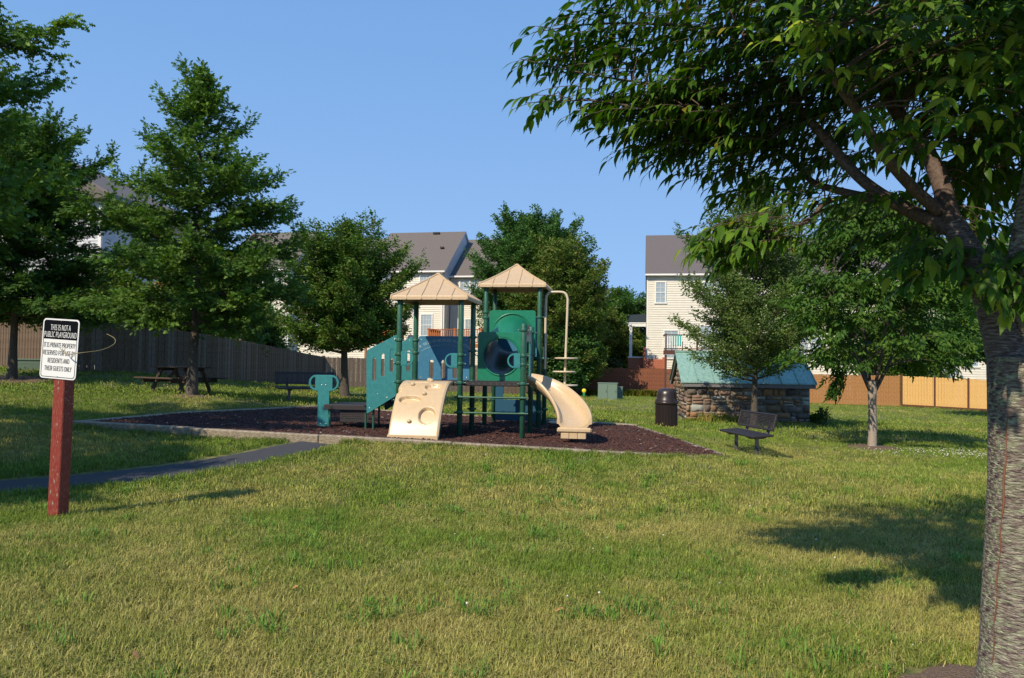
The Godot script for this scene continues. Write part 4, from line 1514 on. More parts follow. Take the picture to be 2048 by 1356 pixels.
func make_slide(o: Node3D) -> void:
	# quarter turn about (cx, cz) in local x,z; t from 0 at the deck to 1 at the exit
	var c := Vector2(0.05, 0.33)
	var R := 0.9
	var n := 40
	var st := begin()
	st.set_smooth_group(0)
	var rings := []
	for i in n + 1:
		var t := float(i) / n
		var a := lerpf(PI / 2, -0.04, t)
		var dirr := Vector2(cos(a), -sin(a))  # outward in x,z
		var bed := lerpf(DECK1 + 0.0, 0.235, smoothstep(0.02, 1.0, t) * 0.55 + 0.45 * t)
		bed -= 0.05 * sin(PI * t)
		var hw := lerpf(0.245, 0.255, t)
		var wi := lerpf(0.13, 0.12, t) + 0.05 * sin(PI * t)
		var wo := lerpf(0.15, 0.13, t) + 0.10 * sin(PI * t)
		var sec := [[-hw - 0.045, wi - 0.07], [-hw - 0.045, wi - 0.005], [-hw - 0.025, wi + 0.012], [-hw, wi], [-hw + 0.012, wi * 0.5], [-hw + 0.045, 0.03], [-hw + 0.10, 0.004], [-0.07, 0.0], [0.07, 0.0], [hw - 0.12, 0.006], [hw - 0.05, 0.04], [hw - 0.008, wo * 0.55], [hw + 0.01, wo], [hw + 0.035, wo + 0.014], [hw + 0.057, wo - 0.004], [hw + 0.057, wo - 0.075],
			[hw + 0.012, wo * 0.35], [hw - 0.03, -0.01], [hw - 0.10, -0.035], [0.0, -0.04], [-hw + 0.09, -0.035], [-hw + 0.02, -0.01], [-hw - 0.012, wi * 0.35]]
		var ring := PackedVector3Array()
		for s in sec:
			var p: Vector2 = c + dirr * (R + s[0])
			ring.append(Vector3(p.x, bed + s[1], p.y - 0.0) + Vector3(0, 0, 0))
		rings.append(ring)
	var m: int = rings[0].size()
	for i in n:
		for k in m:
			var k2 := (k + 1) % m
			quad(st, rings[i][k], rings[i][k2], rings[i + 1][k2], rings[i + 1][k])
	st.set_smooth_group(-1)
	for e in [0, n]:
		var flat := PackedVector2Array()
		var aa := lerpf(PI / 2, -0.04, float(e) / n)
		var dr := Vector3(cos(aa), 0, -sin(aa))
		for v in rings[e]: flat.append(Vector2((v as Vector3).dot(dr), v.y))
		if Geometry2D.is_polygon_clockwise(flat):
			var rv: PackedVector3Array = rings[e]
			rv.reverse()
			flat.reverse()
			rings[e] = rv
		var ids := ear_clip(flat)
		for k in range(0, ids.size(), 3):
			if e == n: tri(st, rings[e][ids[k]], rings[e][ids[k + 1]], rings[e][ids[k + 2]])
			else: tri(st, rings[e][ids[k]], rings[e][ids[k + 2]], rings[e][ids[k + 1]])
	var s := part(o, "slide", done(st), M.tan_plastic)
	# exit lip and footing skirt
	var ex := c + Vector2(1, 0) * R
	var lip := begin()
	box(lip, at(ex.x + 0.006, 0.178, ex.y + 0.035), Vector3(0.60, 0.09, 0.10), 0.025)
	part(s, "exit_lip", done(lip), M.tan_plastic, Transform3D.IDENTITY)
	for k in 3:
		part(s, "skirt", box_mesh(Vector3(0.142, 0.10, 0.16), 0.008), M.tan_plastic, at(ex.x - 0.155 + 0.146 * k, 0.078, ex.y - 0.01))
	var leg := begin()
	tube(leg, [Vector3(ex.x, -0.2, ex.y - 0.05), Vector3(ex.x, 0.1, ex.y - 0.05)], [0.04], 8)
	part(s, "footing", done(leg), M.deck_black)

func make_pod_ladder(o: Node3D) -> void:
	var st := begin()
	var pts := [Vector3(0.075, 1.2, -3.05), Vector3(0.075, 2.0, -3.05), Vector3(0.08, 2.70, -3.05), Vector3(0.11, 2.82, -3.05), Vector3(0.19, 2.87, -3.05), Vector3(0.40, 2.875, -3.05), Vector3(0.50, 2.84, -3.05), Vector3(0.545, 2.74, -3.05), Vector3(0.55, 2.60, -3.05), Vector3(0.53, 1.8, -3.05), Vector3(0.51, 1.0, -3.05), Vector3(0.50, -0.2, -3.05)]
	tube(st, curve(pts, 5), [0.026], 12)
	var l := part(o, "pod_ladder", done(st), M.cream_pipe)
	for q in [[1.44, 0.02], [1.15, -0.03], [0.86, 0.02], [0.57, -0.03], [0.30, 0.02], [0.06, -0.1]]:
		var s2 := begin()
		lathe(s2, [Vector2(0, -0.02), Vector2(0.24, -0.018), Vector2(0.265, 0.0), Vector2(0.24, 0.018), Vector2(0, 0.02)], 20)
		part(l, "pod", done(s2), M.cream_pipe, at(0.515 + q[1], q[0], -3.05))

# ---------------------------------------------------------------- sign
func make_sign() -> void:
	var o := thing("playground_sign", "black and white playground notice on a leaning red wooden post", "sign", Vector3(-4.6, H(-4.6, -8.3), -8.3), 0.0)
	var lean := Basis.from_euler(Vector3(0, 0, deg_to_rad(-1.0)))
	var turn := lean * Basis.from_euler(Vector3(0, deg_to_rad(-16.0), 0))
	var st := begin()
	var hp := 1.98
	box(st, at(0, hp / 2 - 0.1, 0), Vector3(0.14, hp + 0.2, 0.14), 0.008)
	part(o, "post", done(st), M.red_post, Transform3D(turn, Vector3.ZERO))
	var wear := begin()
	var r := RandomNumberGenerator.new()
	r.seed = 3
	for i in 14:
		var y := r.randf_range(0.15, 1.4)
		var x := r.randf_range(-0.055, 0.055)
		var s := r.randf_range(0.006, 0.016)
		ball(wear, Vector3(x, y, 0.0695), Vector3(s * 0.6, s * 1.6, 0.002), 7, 4)
	for i in 8:
		var y := r.randf_range(1.05, 1.38)
		ball(wear, Vector3(0.0695, y, r.randf_range(-0.05, 0.05)), Vector3(0.002, 0.005, 0.014), 7, 4)
	part(o, "paint_chips", done(wear), M.timber, Transform3D(turn, Vector3.ZERO))
	# plate on the left front face
	var sw := 0.457
	var sh := 0.61
	var T := Transform3D(turn, Vector3.ZERO) * at(0.0, 1.715, 0.078) * Transform3D(Basis.from_euler(Vector3(0, 0, deg_to_rad(-2.0))), Vector3.ZERO)
	var pl := part(o, "sign_plate", panel_mesh(rounded_rect(sw, sh, 0.04, 6), [], 0.004, 0.0008), M.sign_white, T)
	var bk := begin()
	var inner := rounded_rect(sw - 0.03, sh - 0.03, 0.028, 6)
	var ring_hole := rounded_rect(sw - 0.042, sh - 0.042, 0.024, 6)
	panel(bk, inner, [ring_hole], 0.0012, at(0, 0, 0.0028), 0.0002)
	part(pl, "border_line", done(bk), M.sign_black)
	var hd := begin()
	var hy := sh / 2 - 0.021 - 0.187
	var hb := PackedVector2Array()
	for v in rounded_rect(sw - 0.042, sh - 0.042, 0.024, 6):
		hb.append(Vector2(v.x, maxf(v.y, hy)))
	var clean := PackedVector2Array()
	for v in hb:
		if clean.size() == 0 or clean[clean.size() - 1].distance_to(v) > 0.0005: clean.append(v)
	if clean[0].distance_to(clean[clean.size() - 1]) < 0.0005: clean.remove_at(clean.size() - 1)
	panel(hd, clean, [], 0.0012, at(0, 0, 0.0029), 0.0002)
	part(pl, "header", done(hd), M.sign_black)
	for q in [["THIS IS NOT A", 0.214, 0.066, 0.235, true, 0.25], ["PUBLIC PLAYGROUND", 0.142, 0.066, 0.40, true, 0.405], ["IT IS PRIVATE PROPERTY", 0.035, 0.056, 0.40, false, 0.4], ["RESERVED FOR USE BY", -0.043, 0.056, 0.395, false, 0.4], ["RESIDENTS AND", -0.122, 0.056, 0.27, false, 0.27], ["THEIR GUESTS ONLY", -0.202, 0.056, 0.34, false, 0.34]]:
		var tm := text_mesh(q[0], q[2], 0.0012, false)
		var wdt := tm.get_aabb().size.x
		var sx: float = q[5] / wdt
		part(pl, "lettering", tm, M.sign_white if q[4] else M.sign_black, Transform3D(Basis.from_scale(Vector3(sx, 1.12, 1)), Vector3(0, q[1], 0.0045 if q[4] else 0.0038)))
	# bolts
	var bo := begin()
	for y in [-0.278, 0.288]: ball(bo, Vector3(0, y, 0.004), Vector3(0.007, 0.007, 0.004), 8, 4)
	part(pl, "bolt", done(bo), M.bolt)
	# arching dry stem
	var stem := begin()
	var c := [Vector3(-4.49, 1.66, -8.12), Vector3(-4.42, 1.64, -8.08), Vector3(-4.28, 1.66, -8.1), Vector3(-4.15, 1.69, -8.2), Vector3(-4.09, 1.75, -8.32), Vector3(-4.13, 1.81, -8.42), Vector3(-4.24, 1.86, -8.47)]
	tube(stem, curve(c, 5), [0.0045, 0.005, 0.0055, 0.0055, 0.0055, 0.005, 0.005, 0.0045, 0.004, 0.004, 0.003], 6)
	for k in 3:
		tube(stem, [Vector3(-4.49, 1.66, -8.12), Vector3(-4.49, 1.66, -8.12) + Vector3([-0.035, 0.02, -0.01][k], 0.04, 0.01)], [0.005, 0.002], 5)
	tag(single("dry_stem", done(stem), M.straw_stem), "thin pale dry stem arching out from the right edge of the sign", "stem")

# ---------------------------------------------------------------- benches, bin, table
func bench(label: String, p: Vector3, yaw: float) -> void:
	# faces local +z
	var o := thing("park_bench", label, "bench", p, yaw, "dark metal benches beside the play area")
	var L := 1.62
	for part_i in 2:
		var isback := part_i == 1
		var t := Transform3D(Basis.from_euler(Vector3(deg_to_rad(-90 + 4), 0, 0)), Vector3(0, 0.445, 0.0)) if not isback else Transform3D(Basis.from_euler(Vector3(deg_to_rad(-14), 0, 0)), Vector3(0, 0.70, -0.235))
		var hh := 0.43 if not isback else 0.33
		var fr := begin()
		for s in [-1, 1]:
			box(fr, t * at(0, s * (hh / 2 - 0.018), 0), Vector3(L, 0.036, 0.042), 0.012)
			box(fr, t * at(s * (L / 2 - 0.018), 0, 0), Vector3(0.036, hh - 0.06, 0.042), 0.012)
		var f := part(o, "backrest" if isback else "seat", done(fr), M.bench_brown)
		var n := 9 if isback else 12
		for i in n:
			var y := lerpf(-hh / 2 + 0.045, hh / 2 - 0.045, float(i) / (n - 1))
			part(f, "slat", box_mesh(Vector3(L - 0.07, 0.019, 0.008), 0.003), M.bench_brown, t * at(0, y, 0.004))
		var cr := begin()
		for i in 9: box(cr, t * at(lerpf(-L / 2 + 0.08, L / 2 - 0.08, i / 8.0), 0, -0.004), Vector3(0.012, hh - 0.05, 0.006))
		part(f, "cross_strip", done(cr), M.bench_brown)
	for s in [-1, 1]:
		var x: float = s * 0.48
		var st := begin()
		tube(st, curve([Vector3(x, 0.40, 0.14), Vector3(x, 0.395, -0.08), Vector3(x, 0.42, -0.20), Vector3(x, 0.54, -0.262), Vector3(x, 0.72, -0.285)], 5), [0.03], 10)
		part(o, "bracket", done(st), M.bench_pipe)
		st = begin()
		tube(st, [Vector3(x, -0.1, -0.02), Vector3(x, 0.39, -0.02)], [0.037], 12)
		box(st, at(x, 0.405, 0.0), Vector3(0.07, 0.03, 0.36), 0.008)
		part(o, "leg", done(st), M.bench_pipe)

func make_furniture() -> void:
	bench("dark metal slatted bench beside the right corner of the mulch bed", G(4.68, -16.2), deg_to_rad(-82.0))
	bench("dark metal bench at the left by the back edge of the mulch, in tree shade", G(-5.45, -21.7), deg_to_rad(30.0))
	# trash bin
	var b := thing("trash_bin", "dark brown ribbed metal trash bin with domed lid beside the stone shed", "trash bin", G(4.02, -21.0), deg_to_rad(-20))
	var st := begin()
	tube(st, [Vector3(0, -0.1, 0), Vector3(0, 0.12, 0)], [0.035], 10)
	lathe(st, [Vector2(0, 0.075), Vector2(0.14, 0.075), Vector2(0.14, 0.095), Vector2(0, 0.095)], 14)
	part(b, "pedestal", done(st), M.bin_brown)
	st = begin()
	lathe(st, [Vector2(0, 0.1), Vector2(0.26, 0.1), Vector2(0.275, 0.115), Vector2(0.275, 0.66), Vector2(0.29, 0.67), Vector2(0.302, 0.68), Vector2(0.302, 0.73), Vector2(0.29, 0.74), Vector2(0.2, 0.74)], 32)
	var body := part(b, "body", done(st), M.bin_brown)
	var ribs := begin()
	for i in 44:
		var a := TAU * i / 44
		box(ribs, Transform3D(Basis.from_euler(Vector3(0, a, 0)), Vector3.ZERO) * at(0, 0.385, 0.279), Vector3(0.022, 0.53, 0.012), 0.004)
	part(body, "ribs", done(ribs), M.bin_brown)
	st = begin()
	st.set_smooth_group(0)
	var sides := 36
	var prof := [Vector2(0.285, 0.735), Vector2(0.288, 0.76), Vector2(0.262, 0.80), Vector2(0.252, 0.90), Vector2(0.235, 0.985), Vector2(0.19, 1.045), Vector2(0.12, 1.07), Vector2(0.0, 1.078)]
	var fx := 0.205
	for i in prof.size() - 1:
		for k in sides:
			var q := []
			for e in [[i, k], [i, k + 1], [i + 1, k + 1], [i + 1, k]]:
				var a: float = TAU * e[1] / sides
				var pr: Vector2 = prof[e[0]]
				var v := Vector3(cos(a) * pr.x, pr.y, -sin(a) * pr.x)
				if pr.y > 0.78: v.x = minf(v.x + (0.05 if v.x > 0.05 else 0.0) * clampf((pr.y - 0.95) * 10, 0, 1), 0.235)
				q.append(v)
			quad(st, q[0], q[1], q[2], q[3])
	var lid := part(b, "lid", done(st), M.bin_brown)
	part(lid, "flap", panel_mesh(rounded_rect(0.26, 0.17, 0.03), [], 0.012), M.deck_black, Transform3D(Basis.from_euler(Vector3(0, PI / 2, 0)), Vector3(0.238, 0.9, 0)))
	# picnic table
	var p := thing("picnic_table", "old brown wooden picnic table behind the pin oak trunk, its wood darkened for tree shade", "picnic table", G(-9.35, -22.9), deg_to_rad(-33))
	var L := 1.85
	for i in 5:
		part(p, "top_plank", box_mesh(Vector3(L, 0.04, 0.136), 0.006), M.table_wood_shaded, at(0, 0.755, -0.29 + 0.145 * i))
	for s in [-1, 1]:
		for i in 2:
			part(p, "seat_plank", box_mesh(Vector3(L, 0.04, 0.134), 0.006), M.table_wood_shaded, at(0, 0.455, s * (0.62 + 0.145 * i)))
	for s in [-1, 1]:
		var x: float = s * 0.62
		st = begin()
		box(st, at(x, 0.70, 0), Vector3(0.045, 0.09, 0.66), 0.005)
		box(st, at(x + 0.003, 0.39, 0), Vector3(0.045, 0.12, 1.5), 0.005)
		part(p, "crossbeam", done(st), M.table_wood_shaded)
		for q in [-1, 1]:
			st = begin()
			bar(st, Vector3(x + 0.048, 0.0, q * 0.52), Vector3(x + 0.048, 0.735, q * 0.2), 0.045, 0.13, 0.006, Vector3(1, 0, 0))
			part(p, "leg", done(st), M.table_wood_shaded)
		st = begin()
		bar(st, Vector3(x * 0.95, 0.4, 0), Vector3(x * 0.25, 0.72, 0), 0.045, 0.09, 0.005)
		part(p, "brace", done(st), M.table_wood_shaded)

func cabinet(label: String, p: Vector3, yaw: float, s: Vector3, doors: int) -> void:
	var o := thing("utility_cabinet", label, "utility cabinet", p, yaw)
	part(o, "body", box_mesh(Vector3(s.x, s.y, s.z), 0.02), M.cabinet_green, at(0, s.y / 2 - 0.05, -s.z / 2))
	part(o, "lid", box_mesh(Vector3(s.x + 0.05, 0.06, s.z + 0.05), 0.02), M.cabinet_green, at(0, s.y - 0.04, -s.z / 2))
	for i in doors:
		var w := s.x / doors
		var d := part(o, "door", box_mesh(Vector3(w - 0.02, s.y - 0.12, 0.03), 0.008), M.cabinet_green, at(-s.x / 2 + w * (i + 0.5), s.y / 2 - 0.06, 0.012))
		part(d, "handle", box_mesh(Vector3(0.04, 0.1, 0.03), 0.008), M.cabinet_dark, at(w * 0.36, 0.05, 0.025))
	part(o, "pad", box_mesh(Vector3(s.x + 0.25, 0.12, s.z + 0.25), 0.02), M.lead_trim, at(0, -0.03, -s.z / 2))

func make_cabinets() -> void:
	cabinet("pale green two door utility cabinet in front of the reddish fence", G(5.4, -45.5), deg_to_rad(-10), Vector3(1.08, 0.95, 0.7), 2)
	cabinet("small green utility cabinet standing just right of the larger green one", G(6.15, -46.3), deg_to_rad(-10), Vector3(0.4, 0.75, 0.4), 1)
	cabinet("low green utility box by the grey fence behind the sign", G(-16.75, -28.2), deg_to_rad(24), Vector3(1.0, 0.42, 0.75), 1)
	var y := thing("garden_marker", "small yellow and green garden marker at the left end of the reddish fence", "garden marker", G(4.35, -48.5), 0.0)
	var st := begin()
	ball(st, Vector3(0, 0.42, 0), Vector3(0.13, 0.13, 0.05), 12, 8)
	part(y, "head", done(st), M.yellow_marker)
	part(y, "body", box_mesh(Vector3(0.14, 0.24, 0.05), 0.02), M.green_marker, at(0, 0.2, 0))
	st = begin()
	tube(st, [Vector3(0, -0.05, 0), Vector3(0, 0.15, 0)], [0.015], 6)
	part(y, "stake", done(st), M.bench_pipe)

# ---------------------------------------------------------------- foliage
func leaf_shape(st: SurfaceTool, t: Transform3D, kind: int, len: float) -> void:
	# the leaf lies in x-z of t, stem at the origin, tip along +z
	var o := []
	match kind:
		0: # pin oak: deep lobes
			o = [[0.0, 0.0], [0.06, 0.2], [0.36, 0.16], [0.10, 0.40], [0.44, 0.52], [0.10, 0.62], [0.22, 0.84], [0.0, 1.0], [-0.22, 0.84], [-0.10, 0.62], [-0.44, 0.52], [-0.10, 0.40], [-0.36, 0.16], [-0.06, 0.2]]
		1: # ovate
			o = [[0.0, 0.0], [0.24, 0.2], [0.30, 0.45], [0.16, 0.78], [0.0, 1.0], [-0.16, 0.78], [-0.30, 0.45], [-0.24, 0.2]]
		2: # lance
			o = [[0.0, 0.0], [0.17, 0.25], [0.17, 0.5], [0.0, 1.0], [-0.17, 0.5], [-0.17, 0.25]]
		_:
			o = [[0.0, 0.0], [0.3, 0.45], [0.0, 1.0], [-0.3, 0.45]]
	var n := o.size()
	var mid := t * Vector3(0, 0.03 * len, 0.45 * len)
	for i in n:
		var a: Array = o[i]
		var b: Array = o[(i + 1) % n]
		var va := t * Vector3(a[0] * len, -0.28 * a[1] * a[1] * len * 0.5 + absf(a[0]) * 0.12 * len, a[1] * len)
		var vb := t * Vector3(b[0] * len, -0.28 * b[1] * b[1] * len * 0.5 + absf(b[0]) * 0.12 * len, b[1] * len)
		tri(st, mid, va, vb)

# twig of leaves along +z, length L
func spray_mesh(kind: int, n: int, L: float, leaf: float, droop: float, seed_: int, spread := 0.06) -> ArrayMesh:
	var r := RandomNumberGenerator.new()
	r.seed = seed_
	var st := begin()
	for i in n:
		var f := float(i) / maxf(1, n - 1)
		var side := 1.0 if i % 2 == 0 else -1.0
		var p := Vector3(r.randf_range(-spread, spread), r.randf_range(-spread, spread), f * L)
		var dir := Vector3(side * r.randf_range(0.5, 1.1), r.randf_range(-0.5, 0.45) - droop, r.randf_range(0.2, 1.0)).normalized()
		if i == n - 1: dir = Vector3(r.randf_range(-0.3, 0.3), -droop, 1).normalized()
		var up := (Vector3.UP * 0.75 + Vector3(r.randf_range(-1.1, 1.1), r.randf_range(-0.2, 0.2), r.randf_range(-1.1, 1.1))).normalized()
		var x := up.cross(dir).normalized()
		leaf_shape(st, Transform3D(Basis(x, dir.cross(x), dir), p), kind, leaf * r.randf_range(0.75, 1.2))
	return done(st)

func crown(o: Node3D, meshes: Array, mat: Material, buckets: Array, called := "crown") -> void:
	var c := Node3D.new()
	c.name = called
	o.add_child(c, true)
	for w in meshes.size():
		multi(c, "leaf_mass", meshes[w], mat, buckets[w][0], buckets[w][1]).set_meta("kind", "stuff")

func profile_at(prof: Array, t: float) -> float:
	for i in prof.size() - 1:
		if t <= prof[i + 1][0]:
			return lerpf(prof[i][1], prof[i + 1][1], (t - prof[i][0]) / (prof[i + 1][0] - prof[i][0]))
	return prof[prof.size() - 1][1]

# spec: h height, r trunk radius, crown start c0, prof [[t, radius] ...] over the crown, n limbs, a0/a1 limb angles low/high, gap sprays, sprays [meshes], leaf colours
func tree(called: String, label: String, p: Vector3, s: Dictionary, group := "") -> Node3D:
	var r := RandomNumberGenerator.new()
	r.seed = s.seed
	var o := thing(called, label, "tree", p, 0.0, group)
	var h: float = s.h
	var c0: float = s.c0
	# trunk
	var tp := []
	var tr := []
	var wob := Vector2(r.randf_range(-0.1, 0.1), r.randf_range(-0.1, 0.1))
	for i in 9:
		var f := i / 8.0
		tp.append(Vector3(wob.x * sin(f * 3.0) + s.get("lean", 0.0) * f * h, f * h * 0.96 - (0.12 if i == 0 else 0.0), wob.y * sin(f * 2.3)))
		tr.append(s.r * (1.0 - 0.93 * f) * (1.35 if i == 0 else 1.0))
	var st := begin()
	tube(st, tp, tr, 12)
	part(o, "trunk", done(st), s.bark)
	var limbs := begin()
	var xf := []
	var col := []
	var meshes: Array = s.sprays
	var buckets := []
	for m in meshes: buckets.append([[], []])
	var n: int = s.n
	var az := r.randf() * TAU
	for i in n:
		var f := (i + 0.5) / n
		f = pow(f, s.get("pack", 1.0))
		az += 2.39996 + r.randf_range(-0.35, 0.35)
		var y := lerpf(c0, h * 0.97, f)
		var ti := clampf(y / (h * 0.96), 0, 1) * 8.0
		var k := mini(int(ti), 7)
		var start: Vector3 = (tp[k] as Vector3).lerp(tp[k + 1], ti - k)
		var ang := lerpf(s.a0, s.a1, f) + r.randf_range(-0.14, 0.14)
		var L: float = profile_at(s.prof, f) * r.randf_range(s.get("jmin", 0.78), 1.12)
		if L < 0.15: L = 0.15
		var dir := Vector3(cos(az) * cos(ang), sin(ang), sin(az) * cos(ang))
		var bend: float = s.get("bend", 0.12)
		var run: float = minf(L / maxf(0.5, cos(ang)), maxf(0.2, (h * (1.0 - 0.16 * (1.0 - cos(az * 3.7)) * 0.5) - start.y) / maxf(0.15, sin(ang) + bend)))
		var end := start + dir * run + Vector3(0, bend * L, 0)
		var mid := start + dir * run * 0.5
		var pts := bez(start, mid, end, 6)
		var lr: float = maxf(0.012, s.r * 0.42 * (1.0 - f * 0.8))
		tube(limbs, pts, [lr, lr * 0.8, lr * 0.65, lr * 0.5, lr * 0.35, lr * 0.22, lr * 0.1], 6, false)
		# side twigs
		var steps := maxi(2, int(L / s.get("side_gap", 0.3)))
		for q in steps + 1:
			var g := lerpf(s.get("bare", 0.22), 1.0, float(q) / steps)
			var gi := g * 6.0
			var gk := mini(int(gi), 5)
			var b0: Vector3 = (pts[gk] as Vector3).lerp(pts[gk + 1], gi - gk)
			var along: Vector3 = (pts[gk + 1] - pts[gk]).normalized()
			for side in ([-1, 1, 0] if q < steps else [0, 0]):
				var sl: float = minf(L * 0.42, s.get("side", 0.7)) * (1.05 - 0.55 * g) * r.randf_range(0.6, 1.25)
				var across: Vector3 = along.cross(Vector3.UP).normalized() * side
				var d2: Vector3 = (along * 0.75 + across + Vector3(0, r.randf_range(-0.25, 0.45) + s.get("lift", 0.0), 0)).normalized()
				if side == 0: d2 = (along * 0.8 + Vector3(r.randf_range(-0.4, 0.4), r.randf_range(0.1, 0.8) + s.get("lift", 0.0), r.randf_range(-0.4, 0.4))).normalized()
				var e: Vector3 = b0 + d2 * sl
				if r.randf() < 0.6: tube(limbs, [b0, e], [lr * 0.25, 0.004], 4, false)
				var cnt := maxi(1, int(sl / s.gap))
				for c in cnt + 1:
					var pos: Vector3 = b0.lerp(e, (c + r.randf()) / (cnt + 1.0)) + Vector3(r.randf_range(-1, 1), r.randf_range(-1, 1), r.randf_range(-1, 1)) * s.get("scatter", 0.06)
					var look: Vector3 = (d2 + Vector3(r.randf_range(-0.7, 0.7), r.randf_range(-0.5, 0.5), r.randf_range(-0.7, 0.7))).normalized()
					var bb := Basis.looking_at(-look, Vector3.UP if absf(look.y) < 0.95 else Vector3.RIGHT)
					bb = bb.scaled(Vector3.ONE * r.randf_range(0.8, 1.2))
					var w := r.randi() % meshes.size()
					buckets[w][0].append(Transform3D(bb, pos))
					var cc: Color = s.colors[r.randi() % s.colors.size()]
					var kk := r.randf_range(0.75, 1.25)
					buckets[w][1].append(Color(cc.r * kk, cc.g * kk, cc.b * kk))
	part(o, "limbs", done(limbs), s.bark)
	crown(o, meshes, s.leaf, buckets)
	return o

func bush(called: String, label: String, p: Vector3, rad: Vector3, n: int, meshes: Array, cols: Array, mat: Material, seed_: int, category := "bush", lift := 0.35) -> Node3D:
	var r := RandomNumberGenerator.new()
	r.seed = seed_
	var o := thing(called, label, category, p)
	var st := begin()
	for i in 9:
		var a := r.randf() * TAU
		var q := Vector3(cos(a) * rad.x * 0.6, rad.y * r.randf_range(0.9, 1.5), sin(a) * rad.z * 0.6)
		tube(st, [Vector3(cos(a) * 0.05, -0.05, sin(a) * 0.05), q], [0.022, 0.006], 5, false)
	part(o, "stem", done(st), M.oak_bark)
	var buckets := []
	for m in meshes: buckets.append([[], []])
	# lumpy volume
	var lumps := []
	for i in 14:
		var d := Vector3(r.randf_range(-1, 1), r.randf_range(-0.6, 1), r.randf_range(-1, 1)).normalized() * r.randf_range(0.45, 0.85)
		lumps.append([d, r.randf_range(0.25, 0.5)])
	for i in n:
		var l: Array = lumps[r.randi() % lumps.size()]
		var d := Vector3(r.randfn(), r.randfn(), r.randfn()).normalized()
		var u: Vector3 = l[0] + d * l[1] * pow(r.randf(), 0.4)
		var pos := Vector3(u.x * rad.x, (u.y + 1.0) * rad.y * 0.95 + 0.05, u.z * rad.z)
		if pos.y < 0.03: pos.y = 0.03
		var look := (d + Vector3(0, lift, 0)).normalized()
		var bb := Basis.looking_at(-look, Vector3.UP if absf(look.y) < 0.95 else Vector3.RIGHT).scaled(Vector3.ONE * r.randf_range(0.75, 1.25))
		var w := r.randi() % meshes.size()
		buckets[w][0].append(Transform3D(bb, pos))
		var c: Color = cols[r.randi() % cols.size()]
		var k := r.randf_range(0.7, 1.3)
		buckets[w][1].append(Color(c.r * k, c.g * k, c.b * k))
	crown(o, meshes, mat, buckets, "foliage")
	return o

var S := {}

